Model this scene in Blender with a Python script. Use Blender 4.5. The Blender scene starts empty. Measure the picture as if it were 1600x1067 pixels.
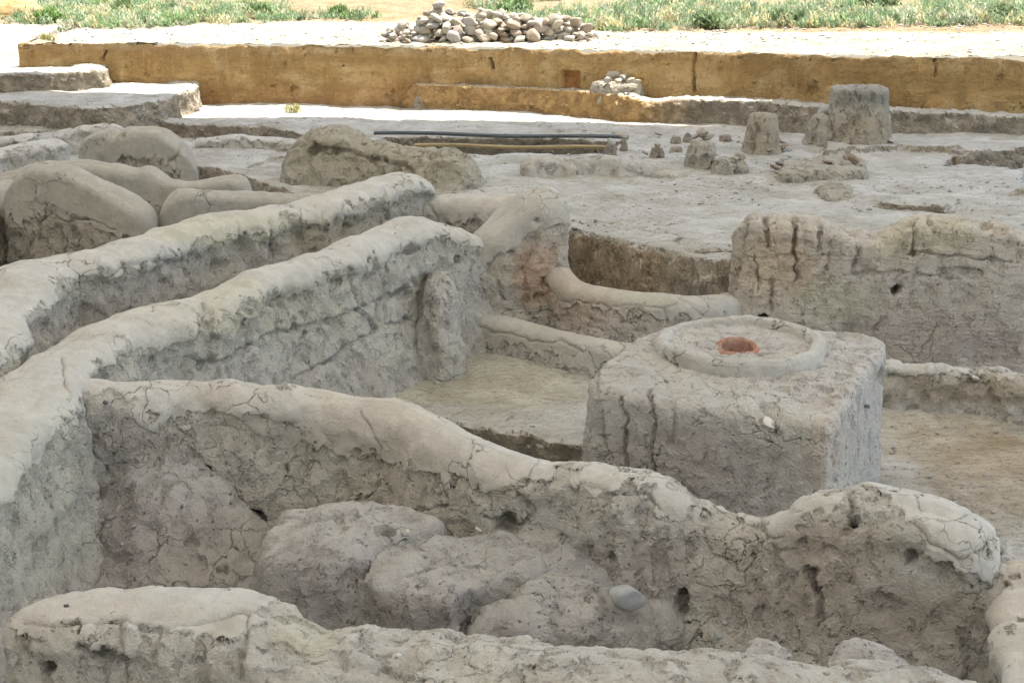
import bpy, bmesh, math, random
import numpy as np
from mathutils import Vector

# ------------------------------------------------------------------ camera, sky, sun, exposure
S = bpy.context.scene
C = S.collection
CAM_H, PITCH, F = 3.9, math.radians(17.0), 2222.2
cd = bpy.data.cameras.new('camera'); cam = bpy.data.objects.new('camera', cd); C.objects.link(cam)
cd.lens = 50; cd.sensor_width = 36; cd.clip_end = 2000; cd.clip_start = 0.05
cam.location = (0, 0, CAM_H); cam.rotation_euler = (math.pi/2 - PITCH, 0, 0)
S.camera = cam
SUN_EL, SUN_AZ = math.radians(66), math.radians(45)       # azimuth from +Y (behind the site), positive = right
w = bpy.data.worlds.new('World'); S.world = w; w.use_nodes = True
nt = w.node_tree; bg = nt.nodes['Background']
sky = nt.nodes.new('ShaderNodeTexSky'); sky.sky_type = 'NISHITA'; sky.sun_disc = False
sky.sun_elevation = SUN_EL; sky.sun_rotation = SUN_AZ
nt.links.new(sky.outputs[0], bg.inputs[0]); bg.inputs[1].default_value = 0.15
sd = bpy.data.lights.new('sun', 'SUN'); sd.energy = 4.4; sd.angle = math.radians(0.53); sd.color = (1.0, 0.955, 0.88)
so = bpy.data.objects.new('sun', sd); C.objects.link(so)
sv = Vector((math.sin(SUN_AZ)*math.cos(SUN_EL), math.cos(SUN_AZ)*math.cos(SUN_EL), math.sin(SUN_EL)))
so.rotation_euler = sv.to_track_quat('Z', 'Y').to_euler()
S.view_settings.view_transform = 'Standard'; S.view_settings.look = 'None'
S.view_settings.exposure = 1.55; S.view_settings.gamma = 1.0
S.render.engine = 'CYCLES'
S.cycles.max_bounces = 4; S.cycles.diffuse_bounces = 3

# ------------------------------------------------------------------ geometry of the view (used to take measurements off the photo)
cp, sp = math.cos(PITCH), math.sin(PITCH)
def at(px, py, z):
    cx, cy = (px-800)/F, (533.5-py)/F
    dz = cy*cp - sp; dy = cy*sp + cp
    t = (z-CAM_H)/dz
    return np.array([cx*t, dy*t, z])
def atY(px, py, Y):
    cx, cy = (px-800)/F, (533.5-py)/F; t = Y/(cy*sp+cp); return np.array([cx*t, Y, CAM_H+(cy*cp-sp)*t])
def project(P):
    x, y, z = P[..., 0], P[..., 1], P[..., 2]-CAM_H
    dep = y*cp - z*sp; up = y*sp + z*cp
    return 800 + F*x/dep, 533.5 - F*up/dep, dep

# ------------------------------------------------------------------ noise in numpy
_r = np.random.RandomState(7); TAB = _r.rand(65536).astype(np.float32)*2-1
def vn(P, seed=0):
    P = P.astype(np.float32); i = np.floor(P).astype(np.int64); f = P-i; f = f*f*f*(f*(f*6-15)+10)
    out = 0
    for a in (0, 1):
        for b in (0, 1):
            for c in (0, 1):
                h = ((i[..., 0]+a)*73856093) ^ ((i[..., 1]+b)*19349663) ^ ((i[..., 2]+c)*83492791) ^ (seed*2654435)
                h = (h ^ (h >> 13)) & 65535
                wgt = (f[..., 0] if a else 1-f[..., 0])*(f[..., 1] if b else 1-f[..., 1])*(f[..., 2] if c else 1-f[..., 2])
                out = out + wgt*TAB[h]
    return out
def fbm(P, sc, octv=4, seed=0, gain=.5):
    o = 0; a = 1.; t = 0
    for k in range(octv):
        o = o + a*vn(P*sc*(2.03**k), seed+k*17); t += a; a *= gain
    return o/t
def sstep(a, b, x):
    t = np.clip((x-a)/(b-a), 0, 1); return t*t*(3-2*t)
def poly_sd(x, y, poly):                              # + inside
    d = np.full(x.shape, 1e9, dtype=np.float32); ins = np.zeros(x.shape, bool); n = len(poly)
    for k in range(n):
        x0, y0 = poly[k][:2]; x1, y1 = poly[(k+1) % n][:2]
        ex, ey = x1-x0, y1-y0; L = ex*ex+ey*ey+1e-12
        t = np.clip(((x-x0)*ex+(y-y0)*ey)/L, 0, 1)
        dd = (x-x0-t*ex)**2+(y-y0-t*ey)**2; d = np.minimum(d, dd)
        c = ((y0 > y) != (y1 > y)) & (x < (x1-x0)*(y-y0)/((y1-y0) if abs(y1-y0) > 1e-9 else 1e-9)+x0)
        ins ^= c
    d = np.sqrt(d); return np.where(ins, d, -d)
def line_d(x, y, pts):
    d = np.full(x.shape, 1e9, dtype=np.float32)
    for k in range(len(pts)-1):
        x0, y0 = pts[k]; x1, y1 = pts[k+1]; ex, ey = x1-x0, y1-y0; L = ex*ex+ey*ey+1e-12
        t = np.clip(((x-x0)*ex+(y-y0)*ey)/L, 0, 1)
        d = np.minimum(d, (x-x0-t*ex)**2+(y-y0-t*ey)**2)
    return np.sqrt(d)

# ------------------------------------------------------------------ objects
def tag(o, label=None, cat=None, group=None, kind=None):
    if label: o['label'] = label
    if cat: o['category'] = cat
    if group: o['group'] = group
    if kind: o['kind'] = kind
    return o
def empty(name, loc=(0, 0, 0), rz=0):
    o = bpy.data.objects.new(name, None); C.objects.link(o); o.location = loc; o.rotation_euler.z = rz
    o.empty_display_size = .1; return o
def mesh_obj(name, V, Fc, mat, parent=None, smooth=True, attrs=None):
    V = np.asarray(V, np.float32).reshape(-1, 3); Fc = np.asarray(Fc, np.int32)
    me = bpy.data.meshes.new(name); k = Fc.shape[1]
    me.vertices.add(len(V)); me.vertices.foreach_set('co', V.ravel())
    me.loops.add(Fc.size); me.loops.foreach_set('vertex_index', Fc.ravel())
    me.polygons.add(len(Fc)); me.polygons.foreach_set('loop_start', np.arange(0, Fc.size, k, dtype=np.int32))
    me.polygons.foreach_set('use_smooth', np.full(len(Fc), smooth, dtype=bool))
    me.update(calc_edges=True)
    for nme, arr in (attrs or {}).items():
        arr = np.asarray(arr, np.float32)
        if arr.ndim == 2:
            a = me.attributes.new(nme, 'FLOAT_COLOR', 'POINT')
            a.data.foreach_set('color', np.concatenate([arr, np.ones((len(arr), 1), np.float32)], 1).ravel())
        else:
            a = me.attributes.new(nme, 'FLOAT', 'POINT'); a.data.foreach_set('value', arr.ravel())
    me.materials.append(mat)
    o = bpy.data.objects.new(name, me); C.objects.link(o)
    if parent: o.parent = parent
    return o
def grid_faces(a, b, wrap=False):
    i = np.arange(a*b).reshape(a, b)
    if wrap: i = np.concatenate([i, i[:1]], 0)
    return np.stack([i[:-1, :-1], i[1:, :-1], i[1:, 1:], i[:-1, 1:]], -1).reshape(-1, 4)
def local(o, loc):                                     # put an object's origin at loc, keeping its world shape
    me = o.data; co = np.empty(len(me.vertices)*3, np.float32); me.vertices.foreach_get('co', co)
    co = co.reshape(-1, 3)-np.asarray(loc, np.float32); me.vertices.foreach_set('co', co.ravel()); o.location = loc; me.update()

# ------------------------------------------------------------------ materials
class G:
    def __init__(s, name, disp=True):
        s.m = bpy.data.materials.new(name); s.m.use_nodes = True; s.t = s.m.node_tree; s.n = s.t.nodes
        s.bsdf = s.n['Principled BSDF']; s.out = s.n['Material Output']
        s.bsdf.inputs['Specular IOR Level'].default_value = .15
        s.co = s.n.new('ShaderNodeTexCoord').outputs['Object']
        if disp: s.m.displacement_method = 'BOTH'
    def pos(s): 
        return s.n.new('ShaderNodeNewGeometry').outputs['Position']
    def put(s, sock, v):
        if isinstance(v, bpy.types.NodeSocket): s.t.links.new(v, sock)
        elif v is not None: sock.default_value = v
    def mth(s, op, a, b=None, c=None, clamp=False):
        q = s.n.new('ShaderNodeMath'); q.operation = op; q.use_clamp = clamp
        s.put(q.inputs[0], a); s.put(q.inputs[1], b)
        if c is not None: s.put(q.inputs[2], c)
        return q.outputs[0]
    def noise(s, sc, det=4, rough=.55, vec=None, dist=0):
        q = s.n.new('ShaderNodeTexNoise'); s.put(q.inputs['Vector'], vec or s.co)
        q.inputs['Scale'].default_value = sc; q.inputs['Detail'].default_value = det
        q.inputs['Roughness'].default_value = rough; q.inputs['Distortion'].default_value = dist
        return q.outputs['Fac']
    def vor(s, sc, feat='F1', vec=None, rnd=1.0):
        q = s.n.new('ShaderNodeTexVoronoi'); q.feature = feat; s.put(q.inputs['Vector'], vec or s.co)
        q.inputs['Scale'].default_value = sc; q.inputs['Randomness'].default_value = rnd
        return q.outputs['Distance']
    def scale(s, v, vec=None):
        q = s.n.new('ShaderNodeMapping'); s.put(q.inputs[0], vec or s.co); q.inputs['Scale'].default_value = v; return q.outputs[0]
    def warp(s, sc, amt, vec=None):
        q = s.n.new('ShaderNodeTexNoise'); s.put(q.inputs['Vector'], vec or s.co); q.inputs['Scale'].default_value = sc; q.inputs['Detail'].default_value = 3
        a = s.n.new('ShaderNodeVectorMath'); a.operation = 'MULTIPLY_ADD'
        s.t.links.new(q.outputs['Color'], a.inputs[0]); a.inputs[1].default_value = (amt,)*3; s.put(a.inputs[2], vec or s.co)
        return a.outputs[0]
    def ramp(s, v, a, b, lo=0., hi=1., smooth=True):
        q = s.n.new('ShaderNodeMapRange'); q.interpolation_type = 'SMOOTHSTEP' if smooth else 'LINEAR'
        s.put(q.inputs[0], v); q.inputs[1].default_value = a; q.inputs[2].default_value = b
        q.inputs[3].default_value = lo; q.inputs[4].default_value = hi; return q.outputs[0]
    def attr(s, name, col=False):
        q = s.n.new('ShaderNodeAttribute'); q.attribute_name = name; return q.outputs['Color' if col else 'Fac']
    def mix(s, f, a, b, mode='MIX'):
        q = s.n.new('ShaderNodeMix'); q.data_type = 'RGBA'; q.blend_type = mode; s.put(q.inputs[0], f)
        for k, v in ((6, a), (7, b)):
            s.put(q.inputs[k], (*v, 1) if isinstance(v, tuple) and len(v) == 3 else v)
        return q.outputs[2]
    def add(s, *a):
        r = a[0]
        for b in a[1:]: r = s.mth('ADD', r, b)
        return r
    def mul(s, *a):
        r = a[0]
        for b in a[1:]: r = s.mth('MULTIPLY', r, b)
        return r
    def finish(s, col, rough=.95, disp=None, mid=0.):
        s.put(s.bsdf.inputs['Base Color'], (*col, 1) if isinstance(col, tuple) and len(col) == 3 else col)
        s.put(s.bsdf.inputs['Roughness'], rough)
        if disp is not None:
            d = s.n.new('ShaderNodeDisplacement'); s.put(d.inputs['Height'], disp); d.inputs['Midlevel'].default_value = mid
            d.inputs['Scale'].default_value = 1.0; s.t.links.new(d.outputs[0], s.out.inputs['Displacement'])
        return s.m

def adobe(name, plaster=(.545, .51, .45), rough=(.50, .465, .405), deep=(.425, .39, .335), amp=1., layer=0., crack=1.):
    g = G(name)
    pl = g.attr('pl'); tint = g.attr('tint', True)
    wv = g.warp(7, .05)
    n26 = g.noise(2.6, 6, .68)
    jag = g.add(g.mul(g.mth('SUBTRACT', n26, .5), .60), g.mul(g.mth('SUBTRACT', g.vor(11, vec=wv), .4), .12))
    pm = g.ramp(g.add(pl, jag), -.005, .005)
    inv = g.mth('SUBTRACT', 1.0, pm)
    n7 = g.noise(7, 6, .64); lumps = g.mth('SUBTRACT', n7, .5)
    patch = g.noise(1.7, 2)
    vd = g.vor(4.6, 'DISTANCE_TO_EDGE', vec=g.warp(5, .3))
    ckw = g.ramp(patch, .45, .62)
    fine = g.mul(g.mth('SUBTRACT', 1., g.mth('MINIMUM', g.mth('DIVIDE', vd, g.mth('MULTIPLY_ADD', ckw, .022, .0005)), 1.)), ckw)
    # spalled chips: sharp-edged shallow hollows, drawn out vertically
    chn = g.noise(8.5, 5, .62, vec=g.scale((1.25, 1.25, .7)), dist=.25)
    chip = g.mul(g.ramp(chn, .545, .57), g.ramp(patch, .62, .42, .35, 1.))
    deepc = g.mul(g.ramp(chn, .60, .68), inv)
    pit = g.mul(g.ramp(g.vor(24, vec=wv), .08, .22, 1., 0.), g.ramp(n26, .54, .48))
    grain = g.mth('SUBTRACT', g.noise(60, 4, .66), .5)
    h = g.add(g.mul(pm, .015),
              g.mul(inv, g.add(g.mul(lumps, .080*amp), g.mul(chip, -.022*amp), g.mul(deepc, -.018*amp))),
              g.mul(grain, g.ramp(inv, 0, 1, .006, .011)), g.mul(fine, -.016*crack), g.mul(pit, g.ramp(inv, 0, 1, .002, .014), -1.), g.mul(lumps, .022))
    if layer: h = g.add(h, g.mul(inv, g.mth('SUBTRACT', g.noise(3.2, 5, .65, vec=g.scale((1, 1, 5))), .5), layer*.06))
    rc = g.mix(g.ramp(n7, .36, .6), deep, rough)
    rc = g.mix(g.mul(g.ramp(patch, .45, .62), .45), rc, tuple(c*f for c, f in zip(rough, (1.04, 1.05, .98))))
    rc = g.mix(g.mul(chip, .25), rc, deep)
    pc = g.mix(g.ramp(n7, .35, .65), tuple(c*.87 for c in plaster), plaster)
    c = g.mix(pm, rc, pc)
    sp = g.noise(42, 4, .7)
    c = g.mix(g.mul(g.ramp(sp, .57, .70), .32), c, (.20, .175, .135))
    c = g.mix(g.ramp(n26, .50, .66, 0, .30), c, (.33, .295, .235))
    c = g.mix(g.mul(g.ramp(g.vor(16), .025, .07, 1., 0.), .6), c, (.60, .575, .52))
    c = g.mix(1.0, c, tint, 'MULTIPLY')
    return g.finish(c, .96, h)

def soil(name, base, dark, pale, amp=1., streak=False, specks=(.22, .19, .14), face=None):
    g = G(name)
    tint = g.attr('tint', True)
    n2 = g.noise(2.2, 7, .62); a = g.mth('SUBTRACT', n2, .5); b = g.mth('SUBTRACT', g.noise(13, 5, .65), .5)
    # trodden, flaky surface: short scuffs running across
    sc = g.noise(13, 4, .68, vec=g.scale((.45, 1.4, 1)), dist=.3); scf = g.ramp(sc, .5, .58)
    grain = g.mth('SUBTRACT', g.noise(80, 3, .6), .5)
    h = g.add(g.mul(a, .05*amp), g.mul(b, .026*amp), g.mul(scf, -.009*amp), g.mul(grain, .006))
    c = g.mix(g.ramp(g.noise(1.3, 5, .6), .35, .65), dark, base)
    c = g.mix(g.ramp(n2, .45, .66, 0, .8), c, pale)
    c = g.mix(g.mul(g.ramp(g.noise(19, 4, .7, vec=g.scale((.5, 1.4, 1))), .56, .66), .60), c, specks)
    if face:                                                   # bare cut earth, darkened on steep faces to stand in for weaker light
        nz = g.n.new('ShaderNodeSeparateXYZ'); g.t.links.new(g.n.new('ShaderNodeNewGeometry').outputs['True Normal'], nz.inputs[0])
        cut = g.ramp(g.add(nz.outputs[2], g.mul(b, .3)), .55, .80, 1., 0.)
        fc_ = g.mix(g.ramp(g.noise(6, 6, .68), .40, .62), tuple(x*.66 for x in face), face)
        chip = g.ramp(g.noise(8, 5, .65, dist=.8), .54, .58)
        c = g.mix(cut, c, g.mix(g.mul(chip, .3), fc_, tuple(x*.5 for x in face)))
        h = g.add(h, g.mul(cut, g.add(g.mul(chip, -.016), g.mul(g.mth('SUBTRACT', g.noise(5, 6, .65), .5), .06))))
    if streak:
        h = g.add(h, g.mul(g.mth('SUBTRACT', g.noise(5, 5, .6, vec=g.scale((2.2, 2.2, .35))), .5), .03), g.mul(g.ramp(g.noise(5, 5, .7, vec=g.scale((1, 1, .8))), .62, .68), -.03))
        c = g.mix(g.ramp(g.noise(5, 5, .6, vec=g.scale((3, 3, .25))), .53, .75, 0, .6), c, tuple(x*1.4 for x in base))
        c = g.mix(g.ramp(g.noise(12, 5, .72, vec=g.scale((1, 1, .7))), .62, .69, 0, .7), c, tuple(x*.38 for x in base))
        c = g.mix(g.ramp(g.noise(1.1, 6, .66, vec=g.scale((.4, .4, 3.0))), .46, .60, 0, .75), c, dark)
        c = g.mix(g.ramp(g.noise(2.5, 6, .7), .54, .64, 0, .55), c, tuple(x*.6 for x in base))
    c = g.mix(1.0, c, tint, 'MULTIPLY')
    return g.finish(c, .97, h)

M_WALL = adobe('adobe', amp=.62)
M_BLOCK = adobe('adobe_block', rough=(.49, .455, .405), deep=(.43, .395, .35), amp=.45)
M_WARM = adobe('adobe_warm', (.50, .46, .395), (.53, .475, .405), (.46, .405, .335), amp=.55, layer=.6)
M_LUMP = adobe('adobe_lump', (.46, .43, .39), (.45, .42, .38), (.38, .35, .31), amp=.42)
M_FARW = adobe('adobe_far', (.44, .405, .34), (.42, .38, .31), (.35, .31, .25), amp=.85)
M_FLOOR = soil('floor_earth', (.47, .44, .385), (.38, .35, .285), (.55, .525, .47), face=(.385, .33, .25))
M_BANK = soil('bank_earth', (.44, .29, .125), (.31, .195, .08), (.50, .37, .19), streak=True, specks=(.27, .15, .06))
M_FIELD = soil('field_earth', (.40, .36, .285), (.33, .275, .19), (.47, .43, .36))

g = G('cobble'); oi = g.n.new('ShaderNodeObjectInfo').outputs['Random']
q = g.n.new('ShaderNodeValToRGB'); g.t.links.new(oi, q.inputs[0]); e = q.color_ramp.elements
e[0].color = (.30, .255, .195, 1); e[1].color = (.36, .35, .31, 1); e[1].position = 1
for p_, c_ in ((.3, (.41, .36, .28, 1)), (.5, (.27, .19, .13, 1)), (.65, (.33, .32, .30, 1)), (.85, (.45, .41, .33, 1))):
    x = e.new(p_); x.color = c_
cc = g.mix(g.ramp(g.noise(9, 5, .6), .4, .7, 0, .6), q.outputs[0], (.42, .37, .29))
M_STONE = g.finish(cc, .85, g.mul(g.mth('SUBTRACT', g.noise(14, 6, .6), .5), .02))
g = G('grey_boulder'); cc = g.mix(g.ramp(g.noise(14, 5, .6), .35, .7), (.33, .335, .325), (.46, .46, .44))
M_BOULD = g.finish(cc, .8, g.mul(g.mth('SUBTRACT', g.noise(18, 6, .6), .5), .012))
g = G('terracotta'); cc = g.mix(g.ramp(g.noise(18, 5, .6), .35, .7), (.33, .16, .105), (.46, .29, .21))
M_TERRA = g.finish(cc, .9, g.mul(g.mth('SUBTRACT', g.noise(30, 5, .6), .5), .012))
def wood(name, a, b):
    g = G(name); v = g.scale((.6, 14, 14)); cc = g.mix(g.ramp(g.noise(5, 5, .6, vec=v), .35, .65), a, b)
    return g.finish(cc, .8, g.mul(g.mth('SUBTRACT', g.noise(6, 4, .6, vec=v), .5), .004))
M_WOODD = wood('grey_timber', (.055, .06, .06), (.12, .125, .12)); M_WOODY = wood('yellow_timber', (.26, .19, .09), (.38, .29, .15))
g = G('painted_pipe', False); M_PIPE = g.finish((.45, .55, .62), .45)
g = G('post_wood', False); M_POST = g.finish((.22, .2, .18), .8)
g = G('clod'); M_CLOD = g.finish(g.mix(g.noise(3, 4, .6), (.24, .215, .185), (.48, .455, .41)), .95)
g = G('black_holes', False)
# leaves: colour per plant
g = G('leaf', False); lc = g.attr('tint', True)
tr = g.n.new('ShaderNodeBsdfTranslucent'); g.t.links.new(lc, tr.inputs[0]); mx = g.n.new('ShaderNodeMixShader'); mx.inputs[0].default_value = .3
g.put(g.bsdf.inputs['Base Color'], lc); g.put(g.bsdf.inputs['Roughness'], .7)
g.t.links.new(g.bsdf.outputs[0], mx.inputs[1]); g.t.links.new(tr.outputs[0], mx.inputs[2]); g.t.links.new(mx.outputs[0], g.out.inputs[0]); M_LEAF = g.m
# shelter roof: white woven membrane, lets diffuse daylight through
g = G('roof_membrane', False); tr = g.n.new('ShaderNodeBsdfTranslucent'); tr.inputs[0].default_value = (.96, .945, .905, 1)
mx = g.n.new('ShaderNodeMixShader'); mx.inputs[0].default_value = .42; g.put(g.bsdf.inputs['Base Color'], (.82, .80, .75, 1)); g.put(g.bsdf.inputs['Roughness'], .6)
g.t.links.new(g.bsdf.outputs[0], mx.inputs[1]); g.t.links.new(tr.outputs[0], mx.inputs[2]); g.t.links.new(mx.outputs[0], g.out.inputs[0]); M_ROOF = g.m
g = G('shade_sheet', False); M_SHADE_SHEET = g.finish((.55, .55, .54), .8)  # for the added sheets that hold back side light
g = G('steel', False); M_STEEL = g.finish((.5, .5, .5), .5)

# ------------------------------------------------------------------ the shelter over the dig (behind / above the viewer)
def box(x0, x1, y0, y1, z0, z1):
    V = np.array([(x, y, z) for z in (z0, z1) for y in (y0, y1) for x in (x0, x1)], np.float32)
    Fc = [(0, 2, 3, 1), (4, 5, 7, 6), (0, 1, 5, 4), (2, 6, 7, 3), (0, 4, 6, 2), (1, 3, 7, 5)]
    return V, Fc
RZ = 6.6; RX0, RX1, RY0 = -15., 11., -8.
sh = empty('site_shelter', (0, 0, 1.2)); tag(sh, 'open-sided shelter with pale membrane roof shading the near two thirds of the dig', 'shelter')
eave = [(RX0, 24.5), (-6.2, 23.5), (5.1, 22.1), (6.3, 21.6), (RX1, 20.4)]
V = np.array([(x, y, RZ-1.2+h) for h in (0, .05) for x, e in eave for y in (RY0, e)], float); Fr = []
for i in range(4):
    a = 2*i; Fr += [(a, a+1, a+3, a+2), (a+10, a+12, a+13, a+11), (a, a+2, a+12, a+10), (a+1, a+11, a+13, a+3)]
Fr += [(0, 10, 11, 1), (8, 9, 19, 18)]
mesh_obj('roof', V, Fr, M_ROOF, sh, False)
V, Fc = box(RX0+.5, RX1-1.2, RY0+.25, RY0+.30, -1.1, RZ-1.25); mesh_obj('added_shade_sheet', V, Fc, M_SHADE_SHEET, sh, False)  # unseen sheets added at front and left to darken camera-facing sides
V, Fc = box(RX0+.05, RX0+.10, RY0+.5, 17., -.2, RZ-1.25); mesh_obj('added_shade_sheet', V, Fc, M_SHADE_SHEET, sh, False)
for x in (RX0+.3, RX1-.3):
    for y in (RY0+.3, 7.5, 20.0):
        a = np.linspace(0, 2*math.pi, 17)[:-1]
        P = np.array([[(x+.07*math.cos(t), y+.07*math.sin(t), z) for z in (-1.4, RZ-1.2)] for t in a])
        mesh_obj('post', P, grid_faces(16, 2, True), M_STEEL, sh)

ZF = 1.84
ZX = lambda x: ZF+np.clip(x, 0, 8)*.0185
# ------------------------------------------------------------------ ground as a height field
W_ = lambda pts: [tuple(at(*p)[:2]) for p in pts]
REG = []                                               # (polygon, z, edge width, warp amount)
def region(pts, z, ew=.06, wa=.10, raw=False): REG.append((pts if raw else W_(pts), z, ew, wa))
region([(-14, -12), (14, -12), (14, 6.5), (9, 8.5), (-9, 8.5), (-14, 7)], 0.02, .3, raw=True)
region([(-900, 420, .9), (-700, 262, .9), (60, 255, .9), (330, 262, .9), (450, 300, .9), (560, 330, .9), (640, 335, .9), (770, 345, .9), (640, 560, .4), (-900, 900, .4)], .42, .12)
region([(318, 222, .62), (330, 216, .9), (470, 214, .9), (480, 290, .62), (400, 300, .62), (300, 262, .62), (290, 240, .62)], .66, .08)
region([(-600, 235, .62), (-600, 208, .9), (60, 207, .9), (150, 204, .9), (210, 193, .9), (300, 192, .9), (480, 206, .9), (500, 230, .7), (320, 275, .7), (60, 290, .7), (-600, 300, .7)], .70, .07)
region([(760, 340, .9), (868, 333, .9), (950, 338, .9), (1030, 352, .9), (1075, 356, .9), (1155, 372, .9), (1230, 400, .9), (1230, 560, .3), (980, 560, .3), (640, 520, .3), (640, 420, .3)], .30, .07)
region([(1090, 372, .9), (1160, 376, .9), (1160, 480, .3), (1080, 470, .3)], .26, .06)
region([(150, 900, 0), (-60, 760, .9), (40, 610, 1.), (250, 500, 1.), (400, 443, 1.), (590, 375, 1.), (722, 385, 1.), (735, 500, .2), (850, 530, 0), (1000, 552, 0), (1100, 540, 0), (1240, 480, .3), (1150, 400, .9), (1330, 404, .9), (1600, 412, .9), (2300, 434, .9), (2600, 560, 0), (2200, 1100, 0), (900, 1200, 0)], 0.0, .08)
region([(640, 648, 0), (745, 657, 0), (800, 668, 0), (860, 678, 0), (925, 692, 0), (1000, 760, 0), (700, 900, 0), (560, 700, 0)], -.32, .05, .05)
# plateau details
region([(1180, 278, .9), (1300, 288, .9), (1335, 305, .9), (1440, 312, .9), (1520, 325, .9), (1900, 345, .9), (1900, 420, .9), (1100, 400, .9), (860, 345, .9), (850, 310, .9), (1000, 300, .9)], .84, .3)
region([(1478, 258, .9), (1500, 238, .9), (1900, 232, .9), (1900, 300, .6), (1580, 296, .65), (1500, 280, .7)], .62, .06)
region([(1290, 243, .9), (1405, 236, .9), (1490, 238, .9), (1900, 232, .9), (1900, 215, .9), (1300, 215, .9)], .98, .05)
region([(600, 214, .9), (975, 220, .9), (950, 238, .9), (760, 241, .9), (640, 238, .9)], .60, .05, .03)
# benches along the bank
region([(650, 143, 1.15), (680, 132, 1.15), (900, 115, 1.15), (1700, 140, 1.15), (2300, 150, 1.15), (2300, 206, 1.15), (1600, 190, 1.15), (1300, 177, 1.15), (1160, 166, 1.15), (1000, 161, 1.15), (880, 150, 1.15), (740, 143, 1.15)], 1.16, .09)
region([(-900, 168, 1.22), (0, 160, 1.22), (60, 163, 1.22), (130, 168, 1.22), (215, 162, 1.22), (298, 140, 1.22), (310, 110, 1.22), (-900, 100, 1.22)], 1.22, .06)
region([(-900, 120, 1.48), (0, 116, 1.48), (60, 115, 1.48), (152, 111, 1.48), (160, 90, 1.48), (-900, 80, 1.48)], 1.48, .06)
BANK = [tuple(atY(px, 70, d)[:2]) for px, d in ((30, 22.9), (170, 22.95), (330, 22.85), (600, 22.6), (760, 22.2), (900, 21.75), (1000, 21.4), (1085, 21.15), (1150, 20.9), (1290, 20.3), (1450, 19.85), (1600, 19.5), (2600, 18.2))]
BANKP = [(BANK[0][0]-.05, 40)] + BANK + [(60, 19), (60, 3000), (-2000, 3000), (-2000, 40)]
def Hf(x, y):
    P = np.stack([x, y, x*0], -1)
    wx = fbm(P, 1.7, 4, 3); wy = fbm(P, 1.7, 4, 9); wx2 = fbm(P, 7, 3, 5); wy2 = fbm(P, 7, 3, 6)
    H = np.full(x.shape, .9, np.float32)
    for poly, z, ew, wa in REG:
        xx = x+wx*wa+wx2*.05; yy = y+wy*wa+wy2*.05
        H = H+(z-H)*sstep(-ew/2, ew/2, poly_sd(xx, yy, poly))
    H = H+fbm(P, .8, 4, 21)*.045
    # the dug bank and the field beyond it; on the far left the ground ramps up to it
    xx = x+wx2*.03+wx*.05; yy = y+wy*.06+wy2*.05
    sdb = poly_sd(xx, yy, BANKP); k = sstep(-.05, .05, sdb)
    ramp = sstep(-7.9, -8.3, x)*sstep(20.2, 25.0, y)
    H = np.maximum(H, H+(ZF-.04-H)*ramp)
    top = ZX(x)+fbm(P, .35, 3, 31)*.08*sstep(24, 30, y)+fbm(P, 6, 3, 33)*.03-0.02*sstep(.35, 0, sdb)
    H = H+(top-H)*k
    # recess and slumped heap at the bank's foot
    return H.astype(np.float32), sdb
def frange_cols(y):
    pass
ys = np.concatenate([np.arange(-3, 4.2, .25), np.arange(4.2, 18.6, .026), np.arange(18.6, 23.8, .018), np.arange(23.8, 36, .09), 36*1.09**np.arange(0, 52)])
uc = np.linspace(-1, 1, 861)
ue = 1+np.array([.02, .05, .1, .18, .3, .5, .8, 1.3, 2.2, 4., 8.])
us = np.concatenate([-ue[::-1], uc, ue])
YY, UU = np.meshgrid(ys, us, indexing='ij')
XX = UU*(np.maximum(YY, 3.0)*.405+.35)
HH, SDB = Hf(XX, YY)
P = np.stack([XX, YY, HH], -1).astype(np.float32)
fidx = grid_faces(*XX.shape)[:, ::-1]
# tint: warm earth near the right of the altar, reddish floor patches, sunlit loess further back
pp = np.stack([XX, YY, XX*0], -1)
tint = np.ones(P.shape, np.float32)
def blob(x0, y0, r, col, soft=.5):
    k = sstep(1, 1-soft, np.hypot(XX-x0, YY-y0)/r+fbm(pp, 2.5, 3, 41)*.35)[..., None]
    return tint*(1-k)+tint*np.array(col, np.float32)*k
q_ = at(1570, 740, 0); tint = blob(q_[0], q_[1], 1.1, (.84, .77, .68))
q_ = at(1500, 690, 0); tint = blob(q_[0], q_[1], .9, (.97, .92, .84))
q_ = at(1000, 440, .3); t0 = tint; tint = blob(q_[0], q_[1], 1.5, (.90, .80, .70)); tint = np.where((HH < .8)[..., None], tint, t0)
q_ = at(700, 585, 0); tint = blob(q_[0], q_[1], 1.4, (.98, .96, .86))
u_, v_, d_ = project(P)
k = (sstep(0, 6, np.interp(u_, [-300, 0, 100, 150, 230, 300, 480, 600, 900, 930, 1600, 2000], [46, 42, 43, 46, 46, 40, 36, 38, 40, 53, 54, 54])-v_)*(YY > 19.5))[..., None]
tint = tint*(1-k)+tint*np.array((.74, .62, .44))*k
fc = P.reshape(-1, 3)[fidx].mean(1); fs = SDB.ravel()[fidx].mean(1)
hz = P.reshape(-1, 3)[fidx][:, :, 2]; steep = hz.max(1)-hz.min(1)
isfield = fs > .06; isbank = (~isfield) & (fs > -.10) & (fc[:, 0] > -9.5)
def sub(name, sel, mat):
    f = fidx[sel]; u, inv = np.unique(f, return_inverse=True)
    o = mesh_obj(name, P.reshape(-1, 3)[u], inv.reshape(f.shape), mat, attrs={'tint': tint.reshape(-1, 3)[u]}); tag(o, kind='structure'); return o
sub('excavated_ground', ~isfield & ~isbank, M_FLOOR); sub('field_ground', isfield, M_FIELD)
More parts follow.
